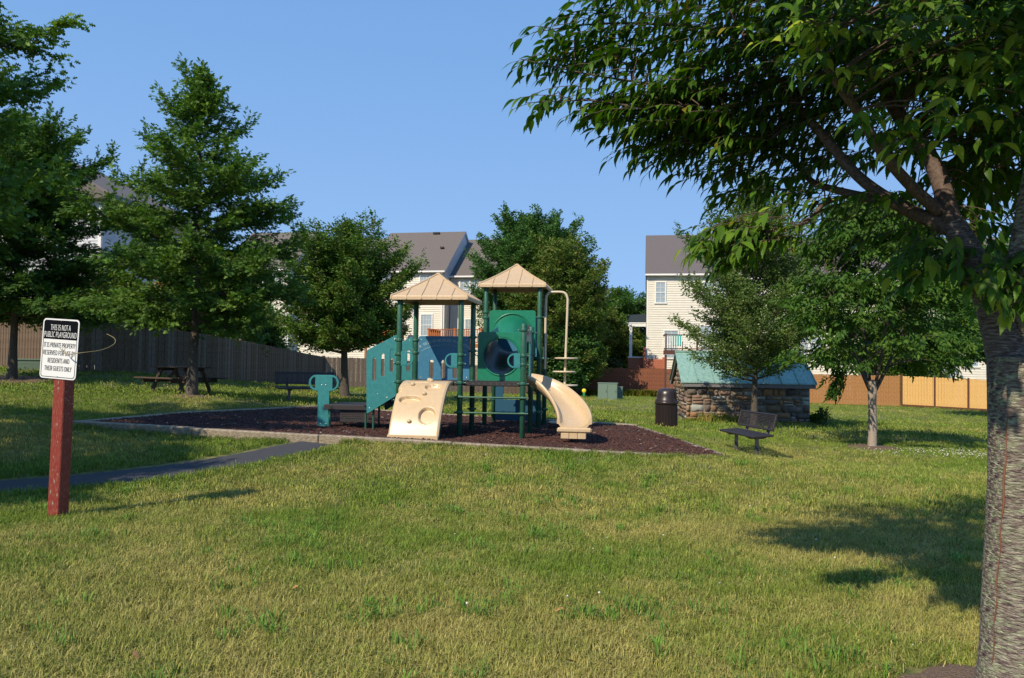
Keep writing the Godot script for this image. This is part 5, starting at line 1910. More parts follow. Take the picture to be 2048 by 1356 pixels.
func make_trees() -> void:
	S.oak = [spray_mesh(0, 11, 0.34, 0.135, 0.1, 1), spray_mesh(0, 10, 0.30, 0.125, 0.15, 2), spray_mesh(0, 12, 0.38, 0.13, 0.05, 3)]
	S.pear = [spray_mesh(1, 13, 0.28, 0.085, 0.1, 4, 0.07), spray_mesh(1, 13, 0.26, 0.08, 0.2, 5, 0.07), spray_mesh(1, 14, 0.3, 0.085, 0.0, 6, 0.07)]
	S.maple = [spray_mesh(1, 13, 0.42, 0.15, 0.1, 14, 0.12), spray_mesh(1, 13, 0.40, 0.14, 0.2, 15, 0.12)]
	S.small = [spray_mesh(1, 11, 0.26, 0.07, 0.1, 7, 0.06), spray_mesh(1, 10, 0.24, 0.065, 0.1, 8, 0.06)]
	S.lance = [spray_mesh(2, 12, 0.30, 0.13, 0.55, 9, 0.05), spray_mesh(2, 12, 0.28, 0.12, 0.6, 10, 0.05)]
	S.far = [spray_mesh(3, 13, 0.5, 0.19, 0.2, 11, 0.14), spray_mesh(3, 13, 0.5, 0.18, 0.1, 12, 0.14)]
	var oak_c := [Color(0.118, 0.225, 0.040), Color(0.098, 0.190, 0.036), Color(0.150, 0.255, 0.046), Color(0.088, 0.170, 0.040)]
	var pear_c := [Color(0.098, 0.200, 0.036), Color(0.120, 0.220, 0.040), Color(0.082, 0.165, 0.034), Color(0.145, 0.190, 0.044)]
	var olive_c := [Color(0.128, 0.200, 0.038), Color(0.105, 0.178, 0.036), Color(0.160, 0.185, 0.044)]
	var dark_c := [Color(0.077, 0.178, 0.043), Color(0.062, 0.146, 0.043), Color(0.100, 0.209, 0.051)]
	var pale_c := [Color(0.15, 0.235, 0.072), Color(0.12, 0.195, 0.062), Color(0.18, 0.25, 0.072)]
	var lance_c := [Color(0.066, 0.150, 0.022), Color(0.055, 0.125, 0.020), Color(0.092, 0.172, 0.026)]
	var oak := {"h": 8.4, "r": 0.125, "c0": 1.7, "prof": [[0.0, 2.1], [0.12, 2.7], [0.34, 2.75], [0.5, 2.0], [0.62, 1.35], [0.8, 1.35], [0.93, 0.9], [1.0, 0.4]], "n": 56, "a0": -0.16, "a1": 0.8, "bend": 0.05, "gap": 0.135, "side": 0.95, "side_gap": 0.27, "jmin": 0.45, "scatter": 0.09, "bark": M.oak_bark, "leaf": M.oak_leaf, "sprays": S.oak, "colors": oak_c, "seed": 21}
	tree("pin_oak_tree", "tall conical pin oak behind the left end of the mulch bed, beside the picnic table", G(-8.2, -20.8), oak, "pin oaks on the left lawn")
	var o2 := oak.duplicate()
	o2.merge({"h": 8.2, "c0": 1.9, "seed": 22, "n": 80, "prof": [[0.0, 2.8], [0.15, 3.3], [0.5, 3.0], [0.75, 2.0], [0.9, 1.0], [1.0, 0.3]], "colors": [Color(0.076, 0.161, 0.034), Color(0.064, 0.141, 0.034), Color(0.104, 0.189, 0.038)]}, true)
	tree("pin_oak_tree", "dark pin oak at the far left, its trunk behind the sign in a mulch ring", G(-15.4, -25.0), o2, "pin oaks on the left lawn")
	var o3 := oak.duplicate()
	o3.merge({"h": 8.0, "c0": 2.1, "seed": 25, "n": 42, "jmin": 0.35, "prof": [[0.0, 2.6], [0.15, 3.4], [0.5, 3.3], [0.7, 2.6], [0.9, 1.4], [1.0, 0.4]]}, true)
	tree("pin_oak_tree", "near pin oak just outside the left edge, its leafy branch tips reaching into the sky", G(-9.9, -11.4), o3, "pin oaks on the left lawn")
	var o4 := oak.duplicate()
	o4.merge({"h": 6.6, "c0": 1.9, "seed": 27, "n": 46, "prof": [[0.0, 1.7], [0.2, 2.2], [0.5, 1.8], [0.8, 0.9], [1.0, 0.3]]}, true)
	tree("pin_oak_tree", "young pin oak outside the frame on the left that shades the path lawn", G(-9.6, -6.2), o4, "pin oaks on the left lawn")
	var pear := {"h": 6.1, "r": 0.15, "c0": 1.55, "prof": [[0.0, 1.9], [0.15, 2.45], [0.4, 2.25], [0.62, 1.5], [0.82, 0.75], [1.0, 0.2]], "n": 100, "a0": 0.08, "a1": 1.15, "bend": 0.1, "gap": 0.108, "side": 0.8, "side_gap": 0.24, "jmin": 0.72, "scatter": 0.09, "bark": M.oak_bark, "leaf": M.pear_leaf, "sprays": S.pear, "colors": pear_c, "seed": 31}
	tree("pear_tree", "dense upright pear tree in front of the grey fence left of the play structure", G(-5.95, -29.0), pear)
	var maple := pear.duplicate()
	maple.merge({"h": 12.2, "r": 0.24, "c0": 1.8, "prof": [[0.0, 2.8], [0.2, 4.0], [0.5, 4.4], [0.72, 3.8], [0.88, 2.5], [1.0, 1.0]], "n": 120, "a0": 0.12, "a1": 0.95, "seed": 33, "colors": dark_c, "gap": 0.16, "scatter": 0.16, "side": 1.2, "side_gap": 0.36, "sprays": S.maple}, true)
	tree("shade_tree", "big dark round crowned tree behind the two beige roofs", G(1.2, -57.0), maple)
	var olive := pear.duplicate()
	olive.merge({"h": 10.0, "r": 0.2, "c0": 0.9, "prof": [[0.0, 2.7], [0.2, 3.4], [0.45, 3.2], [0.7, 2.2], [0.88, 1.2], [1.0, 0.4]], "n": 130, "seed": 35, "colors": olive_c, "gap": 0.165, "scatter": 0.14, "side": 1.1, "side_gap": 0.34, "sprays": S.maple}, true)
	tree("pear_tree", "olive tinged pear tree behind the pod ladder, in front of the dark round tree", G(3.25, -53.6), olive)
	var pale := {"h": 7.3, "r": 0.095, "c0": 1.35, "prof": [[0.0, 1.5], [0.14, 2.25], [0.4, 2.1], [0.62, 1.3], [0.8, 0.85], [1.0, 0.25]], "n": 104, "a0": 0.18, "a1": 1.05, "bend": 0.12, "gap": 0.088, "side": 0.75, "side_gap": 0.28, "jmin": 0.55, "scatter": 0.09, "bark": M.oak_bark, "leaf": M.pear_leaf, "sprays": S.small, "colors": pale_c, "seed": 41}
	tree("small_leaved_tree", "airy small leaved tree with thin dark trunk in front of the stone shed", G(7.0, -23.4), pale)
	make_forked_tree(lance_c)
	var back := {"h": 7.6, "r": 0.16, "c0": 2.9, "prof": [[0.0, 2.3], [0.3, 3.3], [0.6, 2.9], [0.85, 1.6], [1.0, 0.5]], "n": 84, "a0": 0.0, "a1": 0.9, "bend": -0.05, "gap": 0.16, "side": 1.1, "side_gap": 0.34, "scatter": 0.12, "bark": M.oak_bark, "leaf": M.pear_leaf, "sprays": S.far, "colors": dark_c, "seed": 51}
	tree("background_tree", "dense dark green tree behind the big foreground trunk at the right fence", G(22.6, -36.5), back)
	var b2 := back.duplicate()
	b2.merge({"seed": 52, "c0": 0.9, "h": 6.6, "colors": pear_c}, true)
	tree("background_tree", "green tree behind the new yellow fence panels", G(26.5, -56.0), b2)
	var b3 := back.duplicate()
	b3.merge({"seed": 53, "c0": 0.9, "h": 9.0}, true)
	tree("background_tree", "tree seen through the side porch of the right house", G(9.2, -70.0, -0.5), b3)
	var b4 := back.duplicate()
	b4.merge({"seed": 54, "c0": 0.9, "h": 7.0, "colors": olive_c}, true)
	tree("background_tree", "low olive tree between the pear tree and the side porch", G(7.0, -67.0, -0.8), b4)
	var b5 := back.duplicate()
	b5.merge({"seed": 55, "c0": 0.6, "h": 4.6, "prof": [[0.0, 1.5], [0.4, 2.0], [0.8, 1.3], [1.0, 0.4]], "colors": dark_c}, true)
	tree("background_tree", "dark tree filling the gap behind the pod ladder, left of the reddish fence", G(3.2, -52.5), b5)
	var b6 := back.duplicate()
	b6.merge({"seed": 56, "c0": 0.9, "h": 6.0, "colors": pear_c, "prof": [[0.0, 2.0], [0.4, 2.3], [0.8, 1.4], [1.0, 0.4]]}, true)
	tree("background_tree", "bushy tree rising behind the grey fence between oak and pear tree", G(-14.6, -38.5), b6)
	var b7 := back.duplicate()
	b7.merge({"seed": 57, "h": 4.2, "n": 60, "c0": 0.5, "colors": pear_c, "prof": [[0.0, 1.7], [0.4, 2.0], [0.8, 1.3], [1.0, 0.4]]}, true)
	tree("background_tree", "low leafy tree over the grey fence just right of the pin oak trunk", G(-14.2, -44.0), b7)
	var b8 := back.duplicate()
	b8.merge({"seed": 58, "h": 3.8, "n": 60, "c0": 0.5, "colors": olive_c, "prof": [[0.0, 1.5], [0.4, 1.9], [0.8, 1.2], [1.0, 0.4]]}, true)
	tree("background_tree", "small leafy tree behind the grey fence, left of the pin oak trunk", G(-16.4, -33.8), b8)
	# mulch rings
	var rings := ["brown mulch ring round the pale trunked tree on the right lawn", "thin mulch ring under the small leaved tree by the shed", "bare mulch patch under the pin oak by the picnic table", "wide brown mulch ring under the far left pin oak", "mulch ring at the foot of the pear tree", "brown bark mulch at the foot of the big foreground trunk", "mulch ring of the near pin oak at the left edge"]
	for i in RINGS.size():
		var q: Vector3 = RINGS[i]
		var st := begin()
		st.set_smooth_group(0)
		var prev := []
		for k in 5:
			var row := []
			for j in 25:
				var a := TAU * j / 24
				var rr: float = q.z * k / 4.0 * (1.0 + 0.1 * sin(a * 3.0 + i) + 0.06 * sin(a * 7.0))
				var x := q.x + cos(a) * rr
				var z := q.y + sin(a) * rr
				row.append(Vector3(x, H(x, z) + 0.03 * (1.0 - k / 4.0) + (0.018 if k < 4 else -0.01), z))
			if k:
				for j in 24: quad(st, prev[j + 1], prev[j], row[j], row[j + 1])
			prev = row
		tag(single("mulch_ring", done(st), M.bark_mulch), rings[i], "mulch ring")

# pale single trunk that forks into four stems at chest height
func make_forked_tree(cols: Array) -> void:
	var r := RandomNumberGenerator.new()
	r.seed = 61
	var o := thing("forked_tree", "young tree with pale low forking trunk on the open lawn before the yellow fence", "tree", G(8.1, -18.2))
	var st := begin()
	tube(st, [Vector3(0, -0.1, 0), Vector3(0.0, 0.06, 0), Vector3(0.01, 0.5, 0), Vector3(0.0, 1.0, 0.0), Vector3(0.0, 1.35, 0), Vector3(0, 1.52, 0)], [0.115, 0.098, 0.09, 0.086, 0.10, 0.07], 16)
	part(o, "trunk", done(st), M.pale_bark)
	var limbs := begin()
	var bk := []
	for m in S.lance: bk.append([[], []])
	var stems := [[-0.85, 2.7, 0.2, 0.05], [-0.45, 3.4, -0.35, 0.05], [0.35, 3.6, 0.25, 0.05], [0.95, 2.9, -0.1, 0.055], [0.0, 3.2, -0.6, 0.04]]
	var nodes := []
	for s in stems:
		var a := Vector3(s[0] * 0.06, 1.28, s[2] * 0.06)
		var pts := bez(a, Vector3(s[0] * 0.55, 2.0, s[2] * 0.55), Vector3(s[0] * 1.25, s[1] + 1.0, s[2] * 1.25), 7)
		tube(limbs, pts, [s[3], s[3] * 0.8, s[3] * 0.7, s[3] * 0.55, s[3] * 0.45, s[3] * 0.3, s[3] * 0.2, s[3] * 0.1], 8, false)
		for i in range(2, pts.size()): nodes.append(pts[i])
	# foliage clumps, flattened and drooping, hung from short boughs
	for i in 185:
		var a := r.randf() * TAU
		var f := r.randf()
		var y := lerpf(2.05, 5.55, pow(f, 0.85))
		var rad := profile_at([[0.0, 1.75], [0.25, 2.0], [0.55, 1.7], [0.8, 1.1], [1.0, 0.35]], (y - 2.05) / 3.5) * sqrt(r.randf_range(0.12, 1.0))
		var c := Vector3(cos(a) * rad, y - 0.12 * rad, sin(a) * rad)
		var near: Vector3 = nodes[0]
		for q in nodes:
			if q.distance_to(c + Vector3(0, -0.5, 0)) < near.distance_to(c + Vector3(0, -0.5, 0)): near = q
		tube(limbs, bez(near, near.lerp(c, 0.5) + Vector3(0, 0.2, 0), c, 3), [0.016, 0.012, 0.008, 0.004], 5, false)
		var out := Vector3(cos(a), 0, sin(a))
		for k in 15:
			var pos := c + Vector3(r.randfn() * 0.24, r.randfn() * 0.085, r.randfn() * 0.24)
			var look := (out * 0.8 + Vector3(r.randf_range(-0.8, 0.8), r.randf_range(-0.55, 0.2), r.randf_range(-0.8, 0.8))).normalized()
			var w: int = r.randi() % S.lance.size()
			bk[w][0].append(Transform3D(Basis.looking_at(-look, Vector3.UP).scaled(Vector3.ONE * r.randf_range(0.8, 1.2)), pos))
			var cc: Color = cols[r.randi() % cols.size()]
			var kk := r.randf_range(0.75, 1.25)
			bk[w][1].append(Color(cc.r * kk, cc.g * kk, cc.b * kk))
	# one low hanging bough on the left
	for k in 34:
		var f := r.randf()
		var pos := Vector3(-0.85 - 0.12 * f, 2.05 - 0.7 * f, 0.35) + Vector3(r.randfn(), r.randfn(), r.randfn()) * 0.06
		bk[0][0].append(Transform3D(Basis.looking_at(-Vector3(r.randf_range(-0.4, 0.4), -1, r.randf_range(-0.4, 0.4)).normalized(), Vector3.RIGHT), pos))
		bk[0][1].append(cols[1])
	tube(limbs, [Vector3(-0.75, 2.25, 0.3), Vector3(-0.88, 1.9, 0.35), Vector3(-0.95, 1.45, 0.35)], [0.012, 0.008, 0.003], 5, false)
	part(o, "limbs", done(limbs), M.oak_bark)
	crown(o, S.lance, M.oak_leaf, bk)

# ---------------------------------------------------------------- big foreground tree
func near_leaf_mesh(k: int) -> ArrayMesh:
	var st := begin()
	st.set_smooth_group(0)
	# serrated ovate blade folded along the midrib, tip drawn out, curling down; length 1 along +z
	var r := RandomNumberGenerator.new()
	r.seed = 400 + k
	var wid := [0.0, 0.10, 0.155, 0.175, 0.165, 0.135, 0.09, 0.038, 0.0]
	var curl := r.randf_range(0.10, 0.38)
	var fold := r.randf_range(0.05, 0.16)
	var n := wid.size()
	for s in [-1, 1]:
		for i in n - 1:
			var f0 := float(i) / (n - 1)
			var f1 := float(i + 1) / (n - 1)
			var m0 := Vector3(0.02 * sin(f0 * 3.0), -curl * f0 * f0, f0)
			var m1 := Vector3(0.02 * sin(f1 * 3.0), -curl * f1 * f1, f1)
			var e0: Vector3 = m0 + Vector3(s * wid[i], fold * wid[i] * 4.0, -0.01)
			var e1: Vector3 = m1 + Vector3(s * wid[i + 1], fold * wid[i + 1] * 4.0, -0.01)
			var tooth: Vector3 = e0.lerp(e1, 0.75) + Vector3(s * 0.022, 0.0, 0.012)
			if s > 0:
				quad(st, m0, m1, e1, e0); tri(st, e0, e1, tooth)
			else:
				quad(st, m0, e0, e1, m1); tri(st, e0, tooth, e1)
	return done(st)

func make_near_tree() -> void:
	var r := RandomNumberGenerator.new()
	r.seed = 303
	noisy("near_bark", [[0.18, lin(0.075, 0.055, 0.055)], [0.38, lin(0.18, 0.14, 0.135)], [0.52, lin(0.27, 0.235, 0.21)], [0.58, lin(0.40, 0.385, 0.335)], [0.75, lin(0.46, 0.46, 0.37)]], 0.022, Vector3(1.8, 4.6, 1.8), 0.9, 72, 1.8, true, 6)
	var bn: FastNoiseLite = (M.near_bark.albedo_texture as NoiseTexture2D).noise
	bn.domain_warp_enabled = true
	bn.domain_warp_amplitude = 34.0
	bn.domain_warp_frequency = 0.02
	bn.domain_warp_fractal_octaves = 3
	var lich := noise_tex(0.012, 5, [[0.36, lin(0.50, 0.42, 0.42)], [0.48, lin(0.85, 0.80, 0.76)], [0.56, lin(1.0, 1.0, 0.93)], [0.66, lin(0.80, 0.98, 0.70)]], 79)
	M.near_bark.detail_enabled = true
	M.near_bark.detail_blend_mode = BaseMaterial3D.BLEND_MODE_MUL
	M.near_bark.detail_albedo = lich
	M.near_bark.detail_uv_layer = BaseMaterial3D.DETAIL_UV_1
	noisy("stem_bark_shaded", [[0.2, lin(0.05, 0.036, 0.036)], [0.5, lin(0.115, 0.088, 0.085)], [0.62, lin(0.2, 0.175, 0.16)], [0.8, lin(0.27, 0.25, 0.22)]], 0.022, Vector3(1.6, 6.0, 1.6), 0.9, 74, 1.2)  # darker than the trunk bark: shade on the left stem is in the colour
	plain_mat("bark_crack", lin(0.19, 0.078, 0.04), 0.9)
	var o := thing("foreground_tree", "big tree at the right edge with grey barked trunk and overhanging leafy branches", "tree")
	var Y := 0.0
	var st := begin()
	# main trunk, slightly fluted
	var tp := curve([Vector3(2.50, -0.15, -4.0), Vector3(2.505, 0.05, -4.0), Vector3(2.515, 0.5, -4.02), Vector3(2.54, 1.0, -4.04), Vector3(2.565, 1.45, -4.06), Vector3(2.56, 1.68, -4.06)], 6)
	var tr := []
	for i in tp.size():
		var y: float = tp[i].y
		tr.append(0.162 + 0.05 * exp(-maxf(y, 0) * 7.0) + 0.012 * smoothstep(1.1, 1.55, y) - 0.012 * smoothstep(0.2, 1.0, y))
	st.set_smooth_group(0)
	var rings := []
	for i in tp.size():
		var row := PackedVector3Array()
		for k in 36:
			var a := TAU * k / 36
			var p: Vector3 = tp[i]
			var rr: float = tr[i] * (1.0 + 0.035 * sin(a * 3.0 + p.y * 1.4) + 0.02 * fine_noise.get_noise_2d(cos(a) * 3.0 + 7.0, p.y * 4.0 + sin(a) * 3.0))
			row.append(p + Vector3(cos(a) * rr, 0, -sin(a) * rr))
		rings.append(row)
	for i in tp.size() - 1:
		for k in 36:
			var k2 := (k + 1) % 36
			quad(st, rings[i][k], rings[i][k2], rings[i + 1][k2], rings[i + 1][k])
	st.set_smooth_group(-1)
	part(o, "trunk", done(st), M.near_bark)
	# crack with a rusty edge down the front
	var cr := begin()
	var cp := []
	var cw := []
	for i in 26:
		var y := lerpf(0.20, 1.42, i / 25.0)
		var k := 0
		while k < tp.size() - 2 and tp[k + 1].y < y: k += 1
		var f: float = (y - tp[k].y) / maxf(0.001, tp[k + 1].y - tp[k].y)
		var c: Vector3 = (tp[k] as Vector3).lerp(tp[k + 1], f)
		var rr: float = lerpf(tr[k], tr[k + 1], f)
		var a := deg_to_rad(lerpf(-163, -146, i / 25.0) + 1.5 * sin(i * 1.3))
		cp.append(c + Vector3(cos(a) * rr, 0, -sin(a) * rr) * 1.012)
		cw.append(0.0034 * (0.35 + absf(sin(i * 0.9)) * 0.6 + (0.8 if i > 14 and i < 20 else 0.0)))
	tube(cr, cp, cw, 6)
	part(o, "bark_crack", done(cr), M.bark_crack)
	# stems and limbs: points and radii
	var limbs := {
		"stem_left": [[Vector3(2.54, 1.35, -4.06), Vector3(2.49, 1.70, -4.07), Vector3(2.425, 1.97, -4.1), Vector3(2.34, 2.23, -4.15), Vector3(2.29, 2.37, -4.2)], [0.12, 0.098, 0.078, 0.064, 0.058]],
		"stem_right": [[Vector3(2.60, 1.35, -4.05), Vector3(2.60, 1.70, -4.04), Vector3(2.545, 1.92, -4.0), Vector3(2.50, 2.12, -3.98), Vector3(2.53, 2.45, -3.95), Vector3(2.56, 2.8, -3.9), Vector3(2.55, 3.3, -3.9), Vector3(2.5, 4.2, -3.9)], [0.10, 0.078, 0.064, 0.058, 0.054, 0.05, 0.042, 0.02]],
		"limb": [[Vector3(2.29, 2.35, -4.2), Vector3(2.29, 2.74, -4.4), Vector3(2.18, 3.10, -4.6), Vector3(2.15, 3.39, -4.75), Vector3(2.12, 3.7, -4.9), Vector3(2.05, 4.3, -5.2), Vector3(1.95, 4.9, -5.4)], [0.05, 0.045, 0.04, 0.034, 0.028, 0.02, 0.01]],
		"limb_b": [[Vector3(2.24, 2.45, -4.25), Vector3(2.08, 2.56, -4.2), Vector3(1.88, 2.71, -4.1), Vector3(1.7, 2.9, -4.0), Vector3(1.54, 3.09, -3.95), Vector3(1.38, 3.4, -3.9), Vector3(1.2, 3.8, -3.9)], [0.034, 0.03, 0.027, 0.024, 0.02, 0.014, 0.006]],
		"limb_c": [[Vector3(2.29, 2.34, -4.2), Vector3(2.1, 2.51, -4.4), Vector3(1.92, 2.69, -4.5), Vector3(1.75, 2.96, -4.6), Vector3(1.65, 3.14, -4.7), Vector3(1.56, 3.34, -4.8), Vector3(1.4, 3.72, -5.0), Vector3(1.2, 4.2, -5.1)], [0.042, 0.035, 0.03, 0.027, 0.024, 0.02, 0.014, 0.006]],
		"limb_d": [[Vector3(2.1, 2.51, -4.4), Vector3(2.02, 2.59, -4.6), Vector3(1.9, 2.68, -4.8), Vector3(1.81, 2.75, -4.9), Vector3(1.71, 2.91, -5.0), Vector3(1.43, 3.11, -5.1), Vector3(1.13, 3.24, -5.2)], [0.03, 0.026, 0.022, 0.019, 0.016, 0.011, 0.005]],
		"limb_e": [[Vector3(1.95, 2.6, -4.55), Vector3(1.7, 2.51, -4.4), Vector3(1.56, 2.39, -4.3), Vector3(1.34, 2.32, -4.2), Vector3(1.18, 2.35, -4.2)], [0.012, 0.010, 0.009, 0.007, 0.003]],
		"limb_f": [[Vector3(1.60, 3.26, -4.76), Vector3(1.22, 3.24, -4.8), Vector3(0.86, 3.29, -4.8), Vector3(0.44, 3.35, -4.8), Vector3(0.02, 3.44, -4.8)], [0.014, 0.011, 0.008, 0.005, 0.002]],
		"limb_g": [[Vector3(1.5, 3.45, -4.87), Vector3(0.85, 3.14, -4.7), Vector3(0.44, 3.16, -4.7), Vector3(0.06, 3.14, -4.7)], [0.012, 0.009, 0.005, 0.002]],
		"limb_h": [[Vector3(1.4, 3.7, -5.0), Vector3(0.95, 3.72, -4.95), Vector3(0.5, 3.70, -4.9), Vector3(0.1, 3.62, -4.85)], [0.014, 0.010, 0.006, 0.002]],
		"limb_i": [[Vector3(2.53, 2.45, -3.95), Vector3(2.9, 3.0, -4.3), Vector3(3.4, 3.6, -4.7), Vector3(3.9, 4.1, -5.1)], [0.04, 0.03, 0.02, 0.008]],
		"limb_j": [[Vector3(2.56, 2.8, -3.9), Vector3(2.9, 3.4, -3.4), Vector3(3.3, 4.0, -3.0)], [0.035, 0.025, 0.01]],
		"limb_k": [[Vector3(2.12, 3.7, -4.9), Vector3(2.5, 4.1, -5.5), Vector3(2.9, 4.4, -6.0)], [0.03, 0.02, 0.008]],
	}
	var nodes := []
	for key in limbs:
		var l: Array = limbs[key]
		var pts := curve(l[0], 5)
		var rad := []
		for i in pts.size():
			var f := float(i) / 5.0
			var k := mini(int(f), l[1].size() - 2)
			rad.append(lerpf(l[1][k], l[1][k + 1], f - k))
		var s2 := begin()
		tube(s2, pts, rad, 12 if rad[0] > 0.03 else 7, true)
		part(o, "stem" if key.begins_with("stem") else "limb", done(s2), M.near_bark if key == "stem_right" else M.stem_bark_shaded if key == "stem_left" else M.limb_bark)
		for q in pts: nodes.append(q)
	# twigs: [centre, radii, how many]
	var clouds := [
		[Vector3(0.42, 3.50, -4.8), Vector3(0.38, 0.16, 0.3), 36], [Vector3(0.50, 3.20, -4.75), Vector3(0.46, 0.13, 0.25), 42], [Vector3(0.85, 3.12, -4.8), Vector3(0.36, 0.24, 0.4), 105],
		[Vector3(0.75, 3.65, -4.9), Vector3(0.5, 0.24, 0.5), 95], [Vector3(1.20, 3.35, -4.9), Vector3(0.42, 0.34, 0.5), 145], [Vector3(1.25, 3.02, -4.95), Vector3(0.42, 0.20, 0.45), 105],
		[Vector3(1.60, 3.65, -4.9), Vector3(0.45, 0.36, 0.6), 130], [Vector3(1.60, 3.12, -4.8), Vector3(0.36, 0.26, 0.5), 90], [Vector3(1.9, 3.45, -4.6), Vector3(0.42, 0.36, 0.6), 130],
		[Vector3(2.0, 3.0, -4.8), Vector3(0.34, 0.22, 0.5), 52], [Vector3(2.25, 3.3, -4.3), Vector3(0.45, 0.36, 0.55), 120], [Vector3(2.45, 3.45, -4.0), Vector3(0.45, 0.3, 0.4), 80], [Vector3(2.58, 2.9, -4.4), Vector3(0.34, 0.34, 0.5), 95],
		[Vector3(2.6, 2.62, -4.7), Vector3(0.3, 0.22, 0.4), 46], [Vector3(1.16, 2.28, -4.2), Vector3(0.18, 0.13, 0.15), 40], [Vector3(1.34, 2.33, -4.25), Vector3(0.2, 0.07, 0.15), 18], [Vector3(1.62, 2.52, -4.45), Vector3(0.24, 0.10, 0.25), 15], [Vector3(1.9, 2.50, -4.45), Vector3(0.25, 0.10, 0.3), 14],
		[Vector3(2.15, 2.16, -4.1), Vector3(0.22, 0.14, 0.2), 28], [Vector3(2.36, 2.04, -3.80), Vector3(0.17, 0.12, 0.14), 30], [Vector3(2.06, 2.30, -4.4), Vector3(0.26, 0.12, 0.25), 14], [Vector3(2.6, 2.35, -4.3), Vector3(0.2, 0.16, 0.3), 20], [Vector3(1.5, 2.78, -4.9), Vector3(0.3, 0.16, 0.3), 40],
		[Vector3(1.95, 2.98, -3.35), Vector3(0.36, 0.24, 0.32), 52], [Vector3(1.45, 3.2, -3.6), Vector3(0.42, 0.26, 0.4), 56], [Vector3(2.22, 2.72, -3.5), Vector3(0.22, 0.18, 0.25), 26], [Vector3(1.72, 2.70, -3.5), Vector3(0.25, 0.12, 0.25), 18], [Vector3(2.55, 3.6, -3.2), Vector3(0.65, 0.4, 0.5), 150], [Vector3(2.1, 3.35, -3.0), Vector3(0.5, 0.25, 0.4), 90],
		[Vector3(1.25, 3.95, -3.9), Vector3(0.6, 0.35, 0.5), 170], [Vector3(0.85, 4.25, -3.4), Vector3(0.5, 0.3, 0.4), 90], [Vector3(1.15, 3.4, -2.7), Vector3(0.45, 0.2, 0.45), 110], [Vector3(2.1, 3.5, -2.45), Vector3(0.75, 0.35, 0.55), 170], [Vector3(3.0, 3.3, -3.2), Vector3(0.5, 0.4, 0.5), 110],
		[Vector3(1.4, 4.15, -5.0), Vector3(0.9, 0.45, 0.8), 190], [Vector3(2.3, 4.35, -4.8), Vector3(1.0, 0.6, 1.0), 330], [Vector3(3.3, 3.9, -4.6), Vector3(0.8, 0.7, 0.9), 320], [Vector3(3.2, 4.1, -3.5), Vector3(0.7, 0.5, 0.7), 200], [Vector3(2.9, 4.0, -5.8), Vector3(0.8, 0.5, 0.7), 220], [Vector3(3.5, 3.1, -4.9), Vector3(0.6, 0.5, 0.7), 170]]
	var leaves := []
	var cols := [Color(0.078, 0.170, 0.019), Color(0.060, 0.140, 0.018), Color(0.105, 0.195, 0.022), Color(0.052, 0.118, 0.018)]
	var twigs := begin()
	var hub := Vector3(2.5, 2.9, -4.4)
	for cl in clouds:
		for i in int(cl[2] * 0.84):
			var d := Vector3(r.randfn(), r.randfn(), r.randfn()).normalized() * pow(r.randf(), 0.42)
			var c: Vector3 = cl[0] + d * cl[1]
			var out := (c - hub) * Vector3(1, 0.15, 1)
			out = (out.normalized() + Vector3(r.randf_range(-0.6, 0.6), r.randf_range(-0.25, 0.15), r.randf_range(-0.6, 0.6))).normalized()
			var L := r.randf_range(0.22, 0.40)
			var p0 := c - out * L * 0.5
			var p2 := c + out * L * 0.5 + Vector3(0, -0.05, 0)
			var pts := bez(p0, c + Vector3(0, 0.03, 0), p2, 5)
			tube(twigs, pts, [0.0028, 0.0026, 0.0022, 0.002, 0.0015, 0.001], 4, false)
			if i % 3 == 0:
				var near: Vector3 = nodes[0]
				for q in nodes:
					if q.distance_squared_to(p0) < near.distance_squared_to(p0): near = q
				tube(twigs, bez(near, near.lerp(p0, 0.5) + Vector3(0, 0.06, 0), p0, 4), [0.006, 0.005, 0.004, 0.0035, 0.003], 5, false)
			var nl := r.randi_range(7, 10)
			var side := 1.0
			var acr := out.cross(Vector3.UP).normalized()
			for k in nl:
				side = -side
				var f := (k + 0.6) / nl * 5.0
				var kk := mini(int(f), 4)
				var pos: Vector3 = (pts[kk] as Vector3).lerp(pts[kk + 1], f - kk)
				var ld := (out * r.randf_range(0.3, 1.0) + acr * side * r.randf_range(0.15, 0.95) + Vector3(0, r.randf_range(-0.95, 0.05), 0)).normalized()
				if k == nl - 1: ld = (out + Vector3(0, -0.6, 0)).normalized()
				var up := (Vector3.UP + out * 0.4 + Vector3(r.randf_range(-0.4, 0.4), 0, r.randf_range(-0.4, 0.4))).normalized()
				var x := up.cross(ld).normalized()
				var sc := r.randf_range(0.055, 0.112)
				var cc: Color = cols[r.randi() % 4]
				var b := r.randf_range(0.8, 1.25)
				if r.randf() < 0.015: cc = Color(0.22, 0.20, 0.02)
				leaves.append([Transform3D(Basis(x, ld.cross(x), ld).scaled(Vector3.ONE * sc), pos), Color(cc.r * b, cc.g * b, cc.b * b), sc / (pos - Vector3(0, 1.62, 0)).length() * (1.0 if absf(pos.x / -pos.z) < 0.63 and (pos.y - 1.62) / -pos.z < 0.44 else 0.01)])
	part(o, "twigs", done(twigs), M.limb_bark)
	# the 300 that show largest are single leaves; the rest one mass
	leaves.sort_custom(func(a, b): return a[2] > b[2])
	var meshes := []
	for k in 5: meshes.append(near_leaf_mesh(k))
	var tints := []
	for k in 6:
		var m := leaf_mat("near_leaf_%d" % k, Color(0.80, 0.88, 0.32), 0.42)
		m.vertex_color_use_as_albedo = false
		var cc: Color = cols[k % 4]
		var b: float = [0.9, 1.0, 1.1, 1.0, 1.2, 0.85][k]
		m.albedo_color = lin(cc.r * b, cc.g * b, cc.b * b)
		tints.append(m)
	# every third of the nearest, so that single leaves are spread over the crown
	var rest := []
	var took := 0
